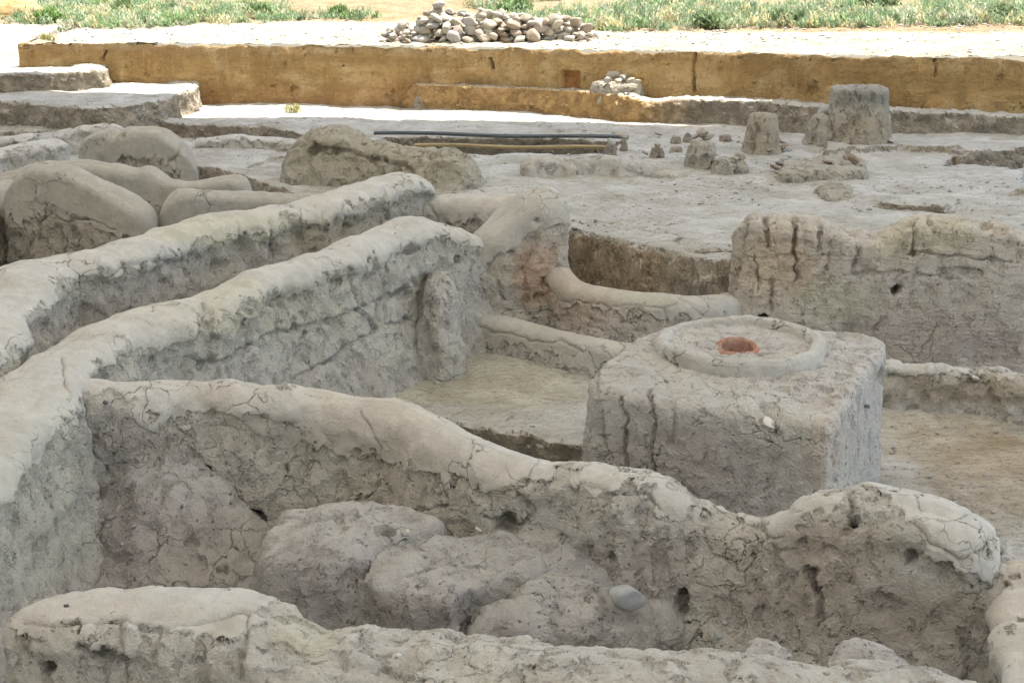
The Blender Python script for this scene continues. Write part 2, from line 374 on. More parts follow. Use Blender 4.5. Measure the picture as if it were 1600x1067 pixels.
# the bank face: its own finely divided sheet, leaning back a little
def resample(pts, ds):
    pts = np.asarray(pts, float); n = len(pts)
    t = []; Pn = np.vstack([2*pts[0]-pts[1], pts, 2*pts[-1]-pts[-2]])
    for i in range(1, n):
        p0, p1, p2, p3 = Pn[i-1], Pn[i], Pn[i+1], Pn[i+2]
        k = max(4, int(np.linalg.norm((p2-p1)[:2])/.02)); u = np.linspace(0, 1, k, endpoint=False)[:, None]
        t.append(.5*((2*p1)+(-p0+p2)*u+(2*p0-5*p1+4*p2-p3)*u*u+(-p0+3*p1-3*p2+p3)*u**3))
    t.append(pts[-1:]); t = np.vstack(t)
    s = np.concatenate([[0], np.cumsum(np.linalg.norm(np.diff(t[:, :2], axis=0), axis=1))])
    m = max(8, int(s[-1]/ds)); ss = np.linspace(0, s[-1], m)
    return np.stack([np.interp(ss, s, t[:, k]) for k in range(t.shape[1])], 1), ss
bp = np.array([(BANK[0][0], 27.)]+BANK, float)
L_ = []
for i in range(len(bp)-1):
    k = max(2, int(np.linalg.norm(bp[i+1]-bp[i])/.025)); u = np.linspace(0, 1, k, endpoint=False)[:, None]; L_.append(bp[i]*(1-u)+bp[i+1]*u)
L_ = np.vstack(L_); L_ = L_[L_[:, 0] < 14]
Tn = np.gradient(L_, axis=0); Tn /= np.linalg.norm(Tn, axis=1)[:, None]; Nn = np.stack([Tn[:, 1], -Tn[:, 0]], 1)
zz = np.linspace(.4, ZF-.02, 64)
Q = np.zeros((len(L_), 64, 3)); zsc = (ZX(L_[:, 0:1])-.4)/(ZF-.4); lean = (ZF-zz)*.08
Q[:, :, 0] = L_[:, 0:1]+Nn[:, 0:1]*(lean+.02); Q[:, :, 1] = L_[:, 1:2]+Nn[:, 1:2]*(lean+.02); Q[:, :, 2] = .4+(zz-.4)*zsc
base2 = np.stack([Q[..., 0], Q[..., 1], Q[..., 2]], -1)
dn = fbm(base2, 1.1, 4, 51)*.07+fbm(base2*np.array([1, 1, .5]), 5, 4, 52)*.045
u_, v_, dd_ = project(Q)
for (x0, x1, y0, y1, dp) in ((880, 906, 112, 150, -.16), (40, 50, 70, 100, 0)):
    dn = dn+dp*sstep(-2, 2, np.minimum(np.minimum(u_-x0, x1-u_), np.minimum(v_-y0, y1-v_)))
for ln in ([(1086, 85), (1083, 110), (1087, 145)], [(1460, 84), (1462, 120)], [(765, 92), (770, 108)], [(165, 80), (160, 95)]):
    dn = dn-.08*sstep(2.2, .4, line_d(u_, v_, ln))
hx = (u_-1466)/27.; hy = (184-v_)/34.; dn = dn+.28*np.sqrt(np.clip(1-hx**2-np.clip(hy, -.2, 9)**2, 0, 1))
dn[:, -1] *= .2
Q[:, :, 0] += Nn[:, 0:1]*dn; Q[:, :, 1] += Nn[:, 1:2]*dn; Q[:, -6:, 2] += (fbm(base2[:, -6:], 3.5, 4, 71)*.06-.012)*np.linspace(.2, 1, 6)
bt = np.ones(Q.shape, np.float32)
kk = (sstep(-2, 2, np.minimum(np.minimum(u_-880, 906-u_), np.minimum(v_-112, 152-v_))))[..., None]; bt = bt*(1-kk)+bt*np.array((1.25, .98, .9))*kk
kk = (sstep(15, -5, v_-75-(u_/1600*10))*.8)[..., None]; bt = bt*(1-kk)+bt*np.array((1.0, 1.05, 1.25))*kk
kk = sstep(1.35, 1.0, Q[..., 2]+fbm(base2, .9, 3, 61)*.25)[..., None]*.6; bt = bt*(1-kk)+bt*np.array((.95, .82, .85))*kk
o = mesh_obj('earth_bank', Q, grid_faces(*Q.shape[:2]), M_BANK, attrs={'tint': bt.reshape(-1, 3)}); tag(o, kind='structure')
def cutface(top, zl, seed, lift=.012, off=.08, lump=1., warm=None):
    t = W_(top); zt = top[0][2]; pts = np.array([(a[0], a[1], 0) for a in t]); R, s = resample(pts, .022)
    T = np.gradient(R[:, :2], axis=0); T /= np.linalg.norm(T, axis=1)[:, None]+1e-9
    ker = np.hanning(15); ker /= ker.sum()
    for c in (0, 1): T[:, c] = np.convolve(np.pad(T[:, c], 7, 'edge'), ker, 'valid')
    N = np.stack([T[:, 1], -T[:, 0]], 1)
    if N[:, 1].mean() > 0: N = -N
    back = np.clip(np.array(Hf(R[:, 0]-N[:, 0]*.5, R[:, 1]-N[:, 1]*.5)[0]), zt-.12, zt+.08)
    back = np.convolve(np.pad(back, 12, 'edge'), np.ones(25)/25, 'valid')[:, None]
    hh = zt-zl+.12; k = max(6, int(hh/.02)); tf = np.linspace(0, 1, k)
    ox = np.concatenate([off+.10*(1-tf)**1.5*hh, [off*.8, off*.4, -.02, -.12, -.26, -.42]])
    L = s[-1]; e = sstep(0, .35, np.minimum(s, L-s))[:, None]
    up = zl-.12+(back-zl+.12)*tf*.985
    oz = np.concatenate([up, back+lift*np.array([[.3, 1, 1.2, 1.2, 1.0, -2.5]])], 1)-(1-e)*(hh+.1)
    P = np.stack([R[:, 0:1]+N[:, 0:1]*ox, R[:, 1:2]+N[:, 1:2]*ox, oz], -1)
    ed = np.concatenate([np.ones(k), [.9, .8, .5, .3, 0, 0]])
    q = P+seed*3.3; d = (fbm(q, 1.7, 4, 3)*.10+fbm(q, 6, 3, 5)*.05)*lump*ed
    P[..., 0] += N[:, 0:1]*d; P[..., 1] += N[:, 1:2]*d; P[..., 2] += fbm(q, 5, 3, 8)*.02*np.concatenate([tf*0+.3, [1, 1, .6, .4, .2, 0]])
    ct = np.ones(P.shape)
    if warm: kw = (sstep(warm[1]+60, warm[1]-120, project(P)[0]+60*fbm(q, 1, 2, 4))*np.concatenate([np.ones(k), [.8, .3, 0, 0, 0, 0]]))[..., None]; ct = ct*(1-kw)+ct*np.array(warm[0])*kw
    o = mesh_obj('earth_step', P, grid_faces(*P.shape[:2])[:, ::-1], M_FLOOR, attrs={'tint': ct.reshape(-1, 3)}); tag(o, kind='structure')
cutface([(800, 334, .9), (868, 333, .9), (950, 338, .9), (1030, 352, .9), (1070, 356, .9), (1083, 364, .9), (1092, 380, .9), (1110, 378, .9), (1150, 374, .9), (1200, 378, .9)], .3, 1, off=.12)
cutface([(622, 139, 1.16), (655, 141, 1.16), (700, 142, 1.16), (745, 144, 1.16), (880, 150, 1.16), (1000, 161, 1.16), (1160, 166, 1.16), (1300, 177, 1.16), (1600, 190, 1.16), (1900, 199, 1.16)], .9, 2, warm=((1.25, .93, .55), 1080))  # ochre tint on the left part paints in bounced sunlight
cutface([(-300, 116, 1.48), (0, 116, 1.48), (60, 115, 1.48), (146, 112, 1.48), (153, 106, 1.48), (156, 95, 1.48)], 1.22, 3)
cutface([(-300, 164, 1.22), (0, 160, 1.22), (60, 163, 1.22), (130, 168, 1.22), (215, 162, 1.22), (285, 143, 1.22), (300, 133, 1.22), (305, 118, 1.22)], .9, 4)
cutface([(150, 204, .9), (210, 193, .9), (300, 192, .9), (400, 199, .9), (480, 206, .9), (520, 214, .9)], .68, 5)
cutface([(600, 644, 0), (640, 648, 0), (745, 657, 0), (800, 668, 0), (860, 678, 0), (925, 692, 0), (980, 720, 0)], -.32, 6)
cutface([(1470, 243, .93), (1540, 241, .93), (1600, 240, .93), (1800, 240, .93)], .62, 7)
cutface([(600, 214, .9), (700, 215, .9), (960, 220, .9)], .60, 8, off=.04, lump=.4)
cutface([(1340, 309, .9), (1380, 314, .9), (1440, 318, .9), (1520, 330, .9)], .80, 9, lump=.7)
def Hat(x, y): return float(Hf(np.array([x]), np.array([y]))[0][0])

# ------------------------------------------------------------------ sculpting helpers shared by walls and mounds
def normals(P, wrap=False):
    if wrap:
        du = np.roll(P, -1, 0)-np.roll(P, 1, 0)
    else: du = np.gradient(P, axis=0)
    dv = np.gradient(P, axis=1); n = np.cross(du, dv); return n/(np.linalg.norm(n, axis=-1, keepdims=True)+1e-9)
def carve(P, n, cracks=(), holes=(), tintA=None, stains=()):
    u, v, dep = project(P)
    view = P-np.array([0, 0, CAM_H]); facing = (np.sum(view*n, -1) < 0).astype(float)
    d = np.zeros(u.shape)
    for pts, wpx, depth in cracks:
        x0 = min(p[0] for p in pts)-15; x1 = max(p[0] for p in pts)+15; y0 = min(p[1] for p in pts)-15; y1 = max(p[1] for p in pts)+15
        m = (u > x0) & (u < x1) & (v > y0) & (v < y1)
        if not m.any(): continue
        uu = u[m]+4*vn(P[m]*14, 3); vv = v[m]+4*vn(P[m]*14, 4)
        d[m] -= depth*sstep(wpx, wpx*.25, line_d(uu, vv, pts))
    for (cx, cy, rx, ry, depth) in holes:
        r = np.sqrt(((u-cx)/rx)**2+((v-cy)/ry)**2)+.25*vn(P*18, 8); d -= depth*sstep(1.15, .75, r)
    for (cx, cy, rx, ry, col, k) in stains:
        r = np.sqrt(((u-cx)/rx)**2+((v-cy)/ry)**2)+.4*fbm(P, 4, 3, 12)
        kk = (sstep(1.2, .5, r)*k)[..., None]; tintA[...] = tintA*(1-kk)+tintA*np.array(col)*kk
    return P+n*(d*facing)[..., None]

def wall(name, label, ctrl, zb=-.1, batter=(.12, .12), r=.16, cap=.3, mat=None, ds=.014, cracks=(), holes=(), stains=(), pls=(), seed=0,
         off=.6, parent=None, lump=1., under=0., ends=(1, 1), cat='mud wall', group=None, capback=None, crisp=0.):
    """ctrl rows: pixel x, pixel y of the crest as seen, crest height, half thickness"""
    pts = []
    for px, py, z, hw in ctrl:
        if z < 0: a = atY(px, py, -z)
        else: a = at(px, py, z)
        pts.append((a[0], a[1], a[2], hw))
    pts = np.array(pts, float); T = np.gradient(pts[:, :2], axis=0); T /= np.linalg.norm(T, axis=1)[:, None]
    Nr = np.stack([T[:, 1], -T[:, 0]], 1); sgn = np.sign(-Nr[:, 1:2]+1e-9)*1.; Nf = Nr*sgn      # towards the viewer
    pts[:, :2] += Nf*(pts[:, 3:4]*off)*np.abs(Nf[:, 1:2])
    R, s = resample(pts, ds); ns = len(R); L = s[-1]
    T = np.gradient(R[:, :2], axis=0); T /= (np.linalg.norm(T, axis=1)[:, None]+1e-9)
    k_ = 15; ker = np.hanning(2*k_+1); ker /= ker.sum()
    for c in (0, 1): T[:, c] = np.convolve(np.pad(T[:, c], k_, 'edge'), ker, 'valid')
    T /= (np.linalg.norm(T, axis=1)[:, None]+1e-9)
    N = np.stack([T[:, 1], -T[:, 0]], 1)
    if N[:, 1].mean() > 0: N = -N                       # +N = side facing the viewer
    hw = R[:, 3].copy(); zt = R[:, 2].copy()
    e0 = np.ones(ns); ew = hw.mean()*1.0
    if ends[0]: e0 = np.minimum(e0, np.sqrt(np.clip(1-(np.clip(ew-s, 0, ew)/ew)**2, 0, 1)))
    if ends[1]: e0 = np.minimum(e0, np.sqrt(np.clip(1-(np.clip(ew-(L-s), 0, ew)/ew)**2, 0, 1)))
    sc3 = np.stack([R[:, 0], R[:, 1], R[:, 0]*0+seed], 1)
    zt += vn(sc3*1.8, seed)*.018*lump+vn(sc3*5.5, seed+1)*.010*lump
    if crisp: zt += crisp*fbm(sc3, 9, 3, seed+2)
    hw = hw*(1+.10*vn(sc3*1.4, seed+3))
    zt = zb+(zt-zb)*(.9+.1*e0); hw = np.maximum(hw*e0, .004); bat = np.maximum(e0, .03)
    rr = np.minimum(r, hw*.9)
    # profile by arc length: front foot -> crest -> back foot
    hmax = (zt-zb).max(); nf = int(hmax/(ds*1.05)); na = max(9, int(r*1.57/(ds*1.0))); ntp = max(5, int(2*hw.max()/ds*.8))
    tf = np.linspace(0, 1, nf, endpoint=False); ta = np.linspace(0, 1, na, endpoint=False); tt = np.linspace(0, 1, ntp, endpoint=False)
    H = (zt-zb)[:, None]; HW = hw[:, None]; RR = rr[:, None]; B = bat[:, None]
    fx = HW+batter[0]*B*(1-tf)**1.3; fz = (H-RR)*tf
    ax = HW-RR+RR*np.cos(ta*math.pi/2); az = H-RR+RR*np.sin(ta*math.pi/2)
    tx = (HW-RR)*(1-2*tt); tz = H+(HW-RR)*.22*(1-(1-2*tt)**2)
    bx = -(HW-RR+RR*np.sin(ta*math.pi/2)); bz = H-RR+RR*np.cos(ta*math.pi/2)
    tb = np.linspace(0, 1, nf); gx = -(HW+batter[1]*B*tb**1.3); gz = (H-RR)*(1-tb)
    X = np.concatenate([fx, ax, tx, bx, gx], 1); Z = np.concatenate([fz+0*fx, az, tz, bz, gz], 1)
    P = np.stack([R[:, 0:1]+N[:, 0:1]*X, R[:, 1:2]+N[:, 1:2]*X, zb+Z], -1)
    ng = normals(P)
    one = np.ones((ns, 1)); z0_ = np.zeros
    nx = np.concatenate([np.ones(nf), np.cos(ta*math.pi/2), 0*tt, -np.sin(ta*math.pi/2), -np.ones(nf)]); nz = np.concatenate([.12*np.ones(nf), np.sin(ta*math.pi/2), 0*tt+1, np.cos(ta*math.pi/2), .12*np.ones(nf)])
    nx = np.convolve(np.pad(nx, 3, 'edge'), np.ones(7)/7, 'valid'); nz = np.convolve(np.pad(nz, 3, 'edge'), np.ones(7)/7, 'valid')
    n = np.stack([N[:, 0:1]*nx, N[:, 1:2]*nx, one*nz], -1); n /= np.linalg.norm(n, axis=-1, keepdims=True)
    out = np.stack([N[:, 0:1]*X, N[:, 1:2]*X, (Z-H*.5)], -1)
    if np.sum(ng*out) < 0: flip = True
    else: flip = False
    d = (zt[:, None]-P[..., 2])
    cb = cap if capback is None else capback
    capd = np.where(X >= 0, cap, cb)
    pl = capd-d
    if pls:
        u, v, dep = project(P); pl = np.full(u.shape, -.5)+0*d
        for poly in pls: pl = np.maximum(pl, np.clip(poly_sd(u, v, poly)*dep/F, -1, .5))
        pl = np.maximum(pl, np.where(X < 0, cb-d, cap-d))
    q3 = P+seed*3.1
    e = e0[:, None]
    c_ = max(cap, .06); body = sstep(c_*.4, c_*1.6, d)*(1. if cap > 0 else .6)
    disp = (fbm(q3, 1.6, 3, seed)*.05+fbm(q3, 5, 3, seed+5)*(.012+.05*body))*lump*e
    if under: disp = disp-under*sstep(c_*.8, c_+.12, d+.10*fbm(q3, 3, 3, seed+9))*sstep(1.0, .5, d)*e
    P = P+n*disp[..., None]
    tint = np.ones(P.shape)
    mt = sstep(.1, .5, fbm(q3, .9, 3, seed+30))[..., None]; tint = tint*(1-mt*.055*np.array([0, .6, 1.3]))
    P = carve(P, n, cracks, holes, tint, stains)
    Fc = grid_faces(*P.shape[:2]); Fc = Fc[:, ::-1] if flip else Fc
    o = mesh_obj(name, P, Fc, mat or M_WALL, parent, attrs={'pl': pl.ravel(), 'tint': tint.reshape(-1, 3)})
    if parent is None:
        i = ns//2; local(o, (float(R[i, 0]), float(R[i, 1]), zb)); tag(o, label, cat, group)
    return o

def mound(name, label, poly, z0, h, prof=None, mat=None, n_exp=3., ds=.016, centre=None, seed=0, lump=1., cracks=(), holes=(), stains=(),
          cap=.12, parent=None, cat='earth mound', group=None, pls=(), topfn=None, smooth=6, core=0):
    """poly: world xy outline; a rounded body rising from z0 by h"""
    poly = np.array([p[:2] for p in poly], float)
    c = poly.mean(0) if centre is None else np.array(centre[:2])
    rel = poly-c; ang = np.arctan2(rel[:, 1], rel[:, 0]); per = np.linalg.norm(np.roll(poly, -1, 0)-poly, axis=1).sum()
    nth = max(48, int(per/ds)); th = np.linspace(-math.pi, math.pi, nth, endpoint=False)
    Rr = np.full(nth, 1e9); m = len(poly)
    for i in range(m):
        a, b = rel[i], rel[(i+1) % m]; e = b-a
        den = np.cos(th)*(-e[1])+np.sin(th)*e[0]; den = np.where(abs(den) < 1e-9, 1e-9, den)
        t = (a[0]*(-e[1])+a[1]*e[0])/den; s_ = (np.cos(th)*a[1]*-1+np.sin(th)*a[0])/den
        px = t*np.cos(th)-a[0]; py = t*np.sin(th)-a[1]; kk = (px*e[0]+py*e[1])/(e@e)
        Rr = np.where((t > 0) & (kk > -.001) & (kk < 1.001), np.minimum(Rr, t), Rr)
    ker = np.hanning(2*smooth+3); ker /= ker.sum(); k2 = len(ker)//2
    Rr = np.convolve(np.concatenate([Rr[-k2:], Rr, Rr[:k2]]), ker, 'valid')
    if prof is None:
        ph = np.linspace(0, math.pi/2, max(30, int((h+Rr.mean())/ds)))
        pr = np.cos(ph)**(2/n_exp); pz = np.sin(ph)**(2/n_exp)
    else:
        pv = np.array(prof, float); seg = np.concatenate([[0], np.cumsum(np.hypot(np.diff(pv[:, 0])*Rr.mean(), np.diff(pv[:, 1])*h))])
        s_ = np.linspace(0, seg[-1], max(30, int(seg[-1]/ds))); pr = np.interp(s_, seg, pv[:, 0]); pz = np.interp(s_, seg, pv[:, 1])
        pr = np.convolve(np.pad(pr, 2, 'edge'), np.ones(5)/5, 'valid'); pz = np.convolve(np.pad(pz, 2, 'edge'), np.ones(5)/5, 'valid'); pr[-1] = 0
    pr = np.maximum(pr, .0008)
    RR_ = Rr[:, None]+0*pr
    if core: k_ = sstep(.24, .6, pr)[None, :]; RR_ = RR_*k_+core*(1-k_)
    P = np.stack([c[0]+RR_*pr*np.cos(th)[:, None], c[1]+RR_*pr*np.sin(th)[:, None], z0+h*pz+0*Rr[:, None]], -1)
    if topfn is not None: P[..., 2] = z0+(P[..., 2]-z0)*topfn(P[..., 0], P[..., 1])
    n = normals(P, True)
    if np.sum(n*(P-np.array([c[0], c[1], z0+h*.3]))) < 0: n = -n; flip = True
    else: flip = False
    q3 = P+seed*2.3; u, v, dep = project(P)
    fade = sstep(0, .08, pr)[None, :]
    P = P+n*((fbm(q3, 2.2, 3, seed)*.06+fbm(q3, 7, 3, seed+4)*.03)*lump*fade)[..., None]
    pl = cap-(z0+h-P[..., 2])
    if pls:
        pl = np.full(u.shape, -.5)
        for pg in pls: pl = np.maximum(pl, np.clip(poly_sd(u, v, pg)*dep/F, -1, .5))
    tint = np.ones(P.shape); P = carve(P, n, cracks, holes, tint, stains)
    Fc = grid_faces(P.shape[0], P.shape[1], True); Fc = Fc[:, ::-1] if flip else Fc
    o = mesh_obj(name, P, Fc, mat or M_LUMP, parent, attrs={'pl': pl.ravel(), 'tint': tint.reshape(-1, 3)})
    if parent is None: local(o, (float(c[0]), float(c[1]), float(z0))); tag(o, label, cat, group)
    return o
RED = (.95, .78, .68); GRN = (.93, .99, .86); GRY = (.82, .80, .82); DRK = (.72, .69, .70)

#WALLS
# ------------------------------------------------------------------ near walls
GW = 'mud brick walls of the excavated rooms'
wall('mud_wall', 'low mud wall along the bottom edge with a smooth pale plaster top at its left end',
     [(22, 918, .86, .22), (60, 903, .90, .25), (200, 907, .90, .25), (320, 912, .9, .25), (400, 914, .90, .26), (455, 930, .89, .28), (520, 966, .80, .28), (600, 972, .78, .28), (720, 975, .78, .29),
      (850, 993, .77, .30), (1000, 1003, .77, .30), (1100, 998, .79, .31), (1200, 1010, .77, .31), (1300, 1018, .77, .32), (1400, 1022, .78, .32), (1480, 1042, .77, .32), (1600, 1050, .77, .32), (1800, 1064, .77, .32)],
     zb=-.15, batter=(.10, .05), r=.13, cap=-.5, ds=.0115, seed=1, group=GW, ends=(1, 0), off=1.0, crisp=.015, mat=M_WALL,
     pls=[[(20, 890), (410, 900), (412, 948), (350, 968), (260, 984), (200, 972), (150, 976), (100, 966), (30, 968)]],
     cracks=[([(40, 974), (100, 976), (190, 968), (240, 984), (300, 980), (400, 955)], 5, .025), ([(192, 970), (188, 1000), (200, 1060)], 4, .02), ([(120, 1010), (150, 1025), (195, 1028)], 7, .05),
             ([(390, 960), (380, 1010), (372, 1060)], 6, .03), ([(595, 1045), (640, 1055), (660, 1067)], 4, .02), ([(250, 990), (240, 1030)], 4, .02)],
     holes=[(75, 1043, 12, 10, .10), (125, 985, 6, 5, .05), (160, 1020, 20, 8, .04), (705, 995, 16, 9, .03), (1290, 1012, 12, 12, .05)],
     stains=[(470, 985, 60, 45, (1.03, 1.02, .93), .8)])
for nm, lb, poly, h in (('earth_mound', 'crumbly lump of clay rising from the low wall near the bottom right corner', [(1145, 1020), (1165, 992), (1210, 985), (1245, 1012), (1250, 1040), (1150, 1040)], .10),
                        ('earth_mound', 'rounded hump of clay on the low wall beside the dark gap at bottom right', [(1285, 1012), (1310, 992), (1370, 1000), (1420, 1020), (1440, 1050), (1280, 1045)], .11)):
    mound(nm, lb, [at(x, y, .72) for x, y in poly], .64, h+.02, mat=M_LUMP, cap=-.5, n_exp=2.2, seed=len(lb), ds=.012, lump=.8, cat='clay lump')

wall('mud_wall', 'long mud wall crossing the foreground diagonally with a broken plaster crest dipping in front of the altar',
     [(60, 590, 1.12, .20), (110, 588, 1.10, .19), (200, 592, 1.07, .17), (330, 588, 1.05, .17), (480, 602, 1.0, .17), (570, 618, .97, .17), (650, 636, .95, .17), (700, 660, .93, .17), (770, 690, .88, .17), (840, 713, -7.70, .18), (900, 722, -7.62, .18),
      (960, 729, -7.53, .18), (1050, 747, -7.41, .18), (1100, 775, -7.34, .18), (1150, 793, -7.27, .18), (1195, 799, -7.20, .18), (1232, 794, -7.14, .19), (1250, 780, -7.11, .20), (1270, 765, -7.08, .21), (1300, 762, -7.04, .22), (1350, 760, -6.98, .24), (1420, 768, -6.88, .25),
      (1500, 790, -6.76, .25), (1540, 806, -6.69, .25), (1562, 830, -6.65, .25), (1580, 865, -6.60, .24), (1640, 915, -6.48, .26), (1800, 960, -6.2, .26)],
     zb=-.35, batter=(.30, .12), r=.165, cap=-.02, ds=.0125, seed=2, group=GW, ends=(0, 0), off=.7, lump=1.0, mat=M_WALL, crisp=.012,
     pls=[[(60, 570), (200, 580), (480, 590), (700, 645), (860, 700), (860, 745), (790, 760), (720, 760), (640, 730), (560, 700), (490, 685), (450, 660), (340, 640), (290, 650), (230, 640), (190, 610), (120, 600)],
          [(900, 718), (1060, 745), (1050, 800), (1030, 795), (1010, 765), (960, 770), (905, 755)], [(1340, 760), (1480, 775), (1550, 810), (1560, 830), (1530, 850), (1500, 870), (1455, 850), (1430, 815), (1400, 790), (1360, 780)],
          [(1195, 785), (1262, 765), (1255, 810), (1230, 840), (1210, 840)], [(280, 735), (330, 740), (335, 785), (315, 790), (285, 765)]],
     cracks=[([(1430, 815), (1455, 850), (1500, 872), (1560, 830)], 5, .035), ([(1200, 810), (1215, 800), (1255, 800)], 3, .02),
             ([(1188, 812), (1208, 843), (1228, 842)], 3, .02), ([(1330, 775), (1335, 820), (1320, 830)], 8, .05), ([(1262, 890), (1280, 940), (1285, 970)], 6, .05), ([(760, 805), (800, 835), (830, 800), (810, 770)], 4, .03),
             ([(840, 720), (820, 760), (780, 770)], 3, .02), ([(905, 755), (960, 772), (1010, 768), (1030, 798)], 3, .02), ([(1100, 830), (1110, 870), (1150, 880)], 3, .018), ([(690, 740), (700, 790), (640, 800)], 3, .018),
             ([(1540, 810), (1560, 830), (1565, 860), (1560, 900)], 5, .03), ([(120, 600), (140, 700), (190, 760)], 4, .02), ([(560, 640), (600, 700), (590, 760)], 3, .018)],
     holes=[(105, 658, 13, 11, .14), (323, 735, 6, 7, .06), (345, 800, 18, 8, .06), (385, 805, 12, 10, .06), (405, 820, 12, 20, .08), (787, 822, 17, 17, .14), (1333, 812, 9, 12, .10), (1422, 870, 8, 9, .09), (1270, 893, 9, 7, .07), (1240, 900, 60, 30, .0),
            (1065, 945, 9, 22, .12), (955, 872, 8, 7, .06), (115, 790, 22, 14, .06), (150, 790, 12, 12, .07), (300, 830, 30, 15, .04)],
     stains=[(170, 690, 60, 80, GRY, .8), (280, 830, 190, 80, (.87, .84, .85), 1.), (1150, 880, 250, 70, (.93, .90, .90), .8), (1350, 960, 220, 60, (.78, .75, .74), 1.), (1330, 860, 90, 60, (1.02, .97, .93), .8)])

wall('mud_wall', 'thick mud wall running from the lower left corner up to the tall stump, bricks exposed on its right face',
     [(-330, 900, 1.05, .34), (-150, 775, 1.1, .34), (0, 648, 1.15, .33), (40, 603, 1.18, .32), (90, 550, 1.2, .31), (150, 508, 1.21, .30), (250, 478, 1.2, .28), (330, 452, 1.2, .27), (400, 423, 1.2, .26), (470, 402, 1.2, .26),
      (530, 385, 1.2, .26), (590, 356, -12.1, .27), (625, 341, -12.4, .28), (660, 341, -12.65, .28), (700, 356, -12.85, .27), (722, 371, -12.95, .26), (735, 378, -13.1, .2)],
     zb=-.2, batter=(.26, .14), r=.22, cap=.10, ds=.0145, seed=3, group=GW, ends=(0, 0), off=.75, under=.05, mat=M_WALL, crisp=.014,
     cracks=[([(290, 560), (340, 570), (430, 520), (520, 500), (640, 450)], 5, .04), ([(480, 520), (440, 600)], 4, .03), ([(600, 470), (605, 510), (640, 500)], 4, .045), ([(560, 480), (590, 515), (520, 560)], 4, .04), ([(520, 560), (460, 590)], 4, .03),
             ([(315, 480), (325, 510), (340, 530)], 6, .04), ([(380, 475), (400, 485)], 5, .04), ([(95, 562), (100, 600), (125, 660)], 4, .03), ([(330, 560), (350, 600)], 4, .03), ([(545, 430), (560, 470)], 4, .03), ([(640, 420), (650, 450)], 4, .035), ([(210, 500), (240, 515), (250, 508)], 2.5, .015)],
     holes=[(640, 390, 14, 9, .08), (715, 405, 6, 6, .05), (325, 495, 12, 14, .05), (430, 470, 20, 12, .05), (390, 480, 15, 12, .04), (320, 575, 16, 10, .05), (630, 460, 14, 10, .05), (525, 440, 8, 12, .05)],
     stains=[(60, 800, 110, 160, (.97, .99, .95), .6), (400, 480, 200, 50, (1.0, .99, .91), .8)])
bt_ = [at(x, y, z) for x, y, z in ((640, 588, 0), (690, 598, 0), (728, 585, 0), (732, 545, 0.0), (650, 535, 0.0))]
mound('buttress', None, bt_, -.05, .85, mat=M_WALL, prof=[(1.0, 0), (.85, .3), (.68, .6), (.5, .88), (.3, 1.0), (0, 1.04)], seed=6, lump=1.2, ds=.013, cap=-1, parent=None, cat='buttress')
bpy.data.objects['buttress'].name = 'clay_buttress'; tag(bpy.data.objects['clay_buttress'], 'rough clay buttress leaning against the thick left wall above the room floor', 'buttress')

wall('mud_wall', 'tall rounded stump of wall at the back corner of the altar room, reddish on its right flank',
     [(640, 372, -13.25, .24), (690, 374, -13.25, .28), (728, 374, -13.25, .30), (745, 358, -13.25, .31), (770, 332, -13.25, .32), (800, 303, -13.30, .32), (832, 291, -13.305, .32), (852, 294, -13.40, .32), (866, 308, -13.40, .32), (874, 330, -13.40, .3)],
     zb=.0, batter=(.10, .10), r=.2, cap=.28, ds=.0135, seed=4, group=GW, off=.9, ends=(0, 1), mat=M_WARM,
     holes=[(838, 345, 5, 5, .05), (850, 440, 6, 8, .05), (843, 466, 10, 8, .06), (800, 400, 8, 12, .03)], cracks=[([(770, 430), (790, 470)], 4, .03), ([(818, 420), (822, 480)], 3, .02), ([(745, 430), (760, 480)], 4, .03)],
     stains=[(835, 425, 40, 60, RED, 1.), (760, 420, 50, 60, (.95, .95, .90), .7)])
wall('mud_wall', 'mud wall behind the thick left one, its upper face scored with vertical grooves',
     [(-200, 640, 1.25, .3), (-60, 540, 1.27, .3), (0, 478, 1.28, .30), (30, 432, 1.3, .30), (75, 408, 1.3, .28), (130, 398, 1.3, .26), (220, 373, 1.3, .25), (300, 349, 1.3, .24), (400, 328, 1.3, .24), (470, 314, 1.3, .24), (520, 303, 1.31, .24),
      (570, 284, 1.33, .24), (610, 275, -14.0, .24), (638, 279, -14.2, .23), (655, 298, -14.35, .20), (662, 315, -14.4, .18)],
     zb=.1, batter=(.20, .1), r=.15, cap=.10, ds=.0155, seed=5, group=GW, off=.7, ends=(0, 1), under=.05, mat=M_WALL, crisp=.012,
     cracks=[([(245, 405), (250, 440)], 4, .03), ([(285, 395), (292, 430)], 4, .03), ([(370, 350), (378, 390)], 4, .03), ([(420, 345), (424, 385)], 4, .03), ([(470, 340), (474, 375)], 4, .03), ([(535, 325), (540, 355)], 4, .03),
             ([(160, 440), (200, 412), (230, 410), (290, 405)], 4, .03), ([(600, 300), (605, 340)], 4, .03), ([(330, 385), (335, 420)], 3, .02), ([(505, 335), (508, 365)], 3, .02)],
     holes=[(165, 425, 8, 6, .05), (300, 405, 12, 14, .03), (545, 355, 6, 6, .05), (400, 365, 12, 10, .03)],
     stains=[(420, 360, 230, 30, (1.0, .99, .89), .9)])
wall('mud_wall', 'low saddle of wall linking the grooved wall to the tall stump',
     [(630, 318, -14.3, .18), (680, 307, -14.2, .18), (720, 305, -14.1, .18), (770, 305, -13.9, .18), (830, 308, -13.6, .18)], zb=.2, batter=(.1, .1), r=.14, cap=.2, seed=7, ends=(0, 0), group=GW,
     holes=[(740, 350, 6, 6, .05)], cracks=[([(668, 320), (690, 350)], 3, .02)])
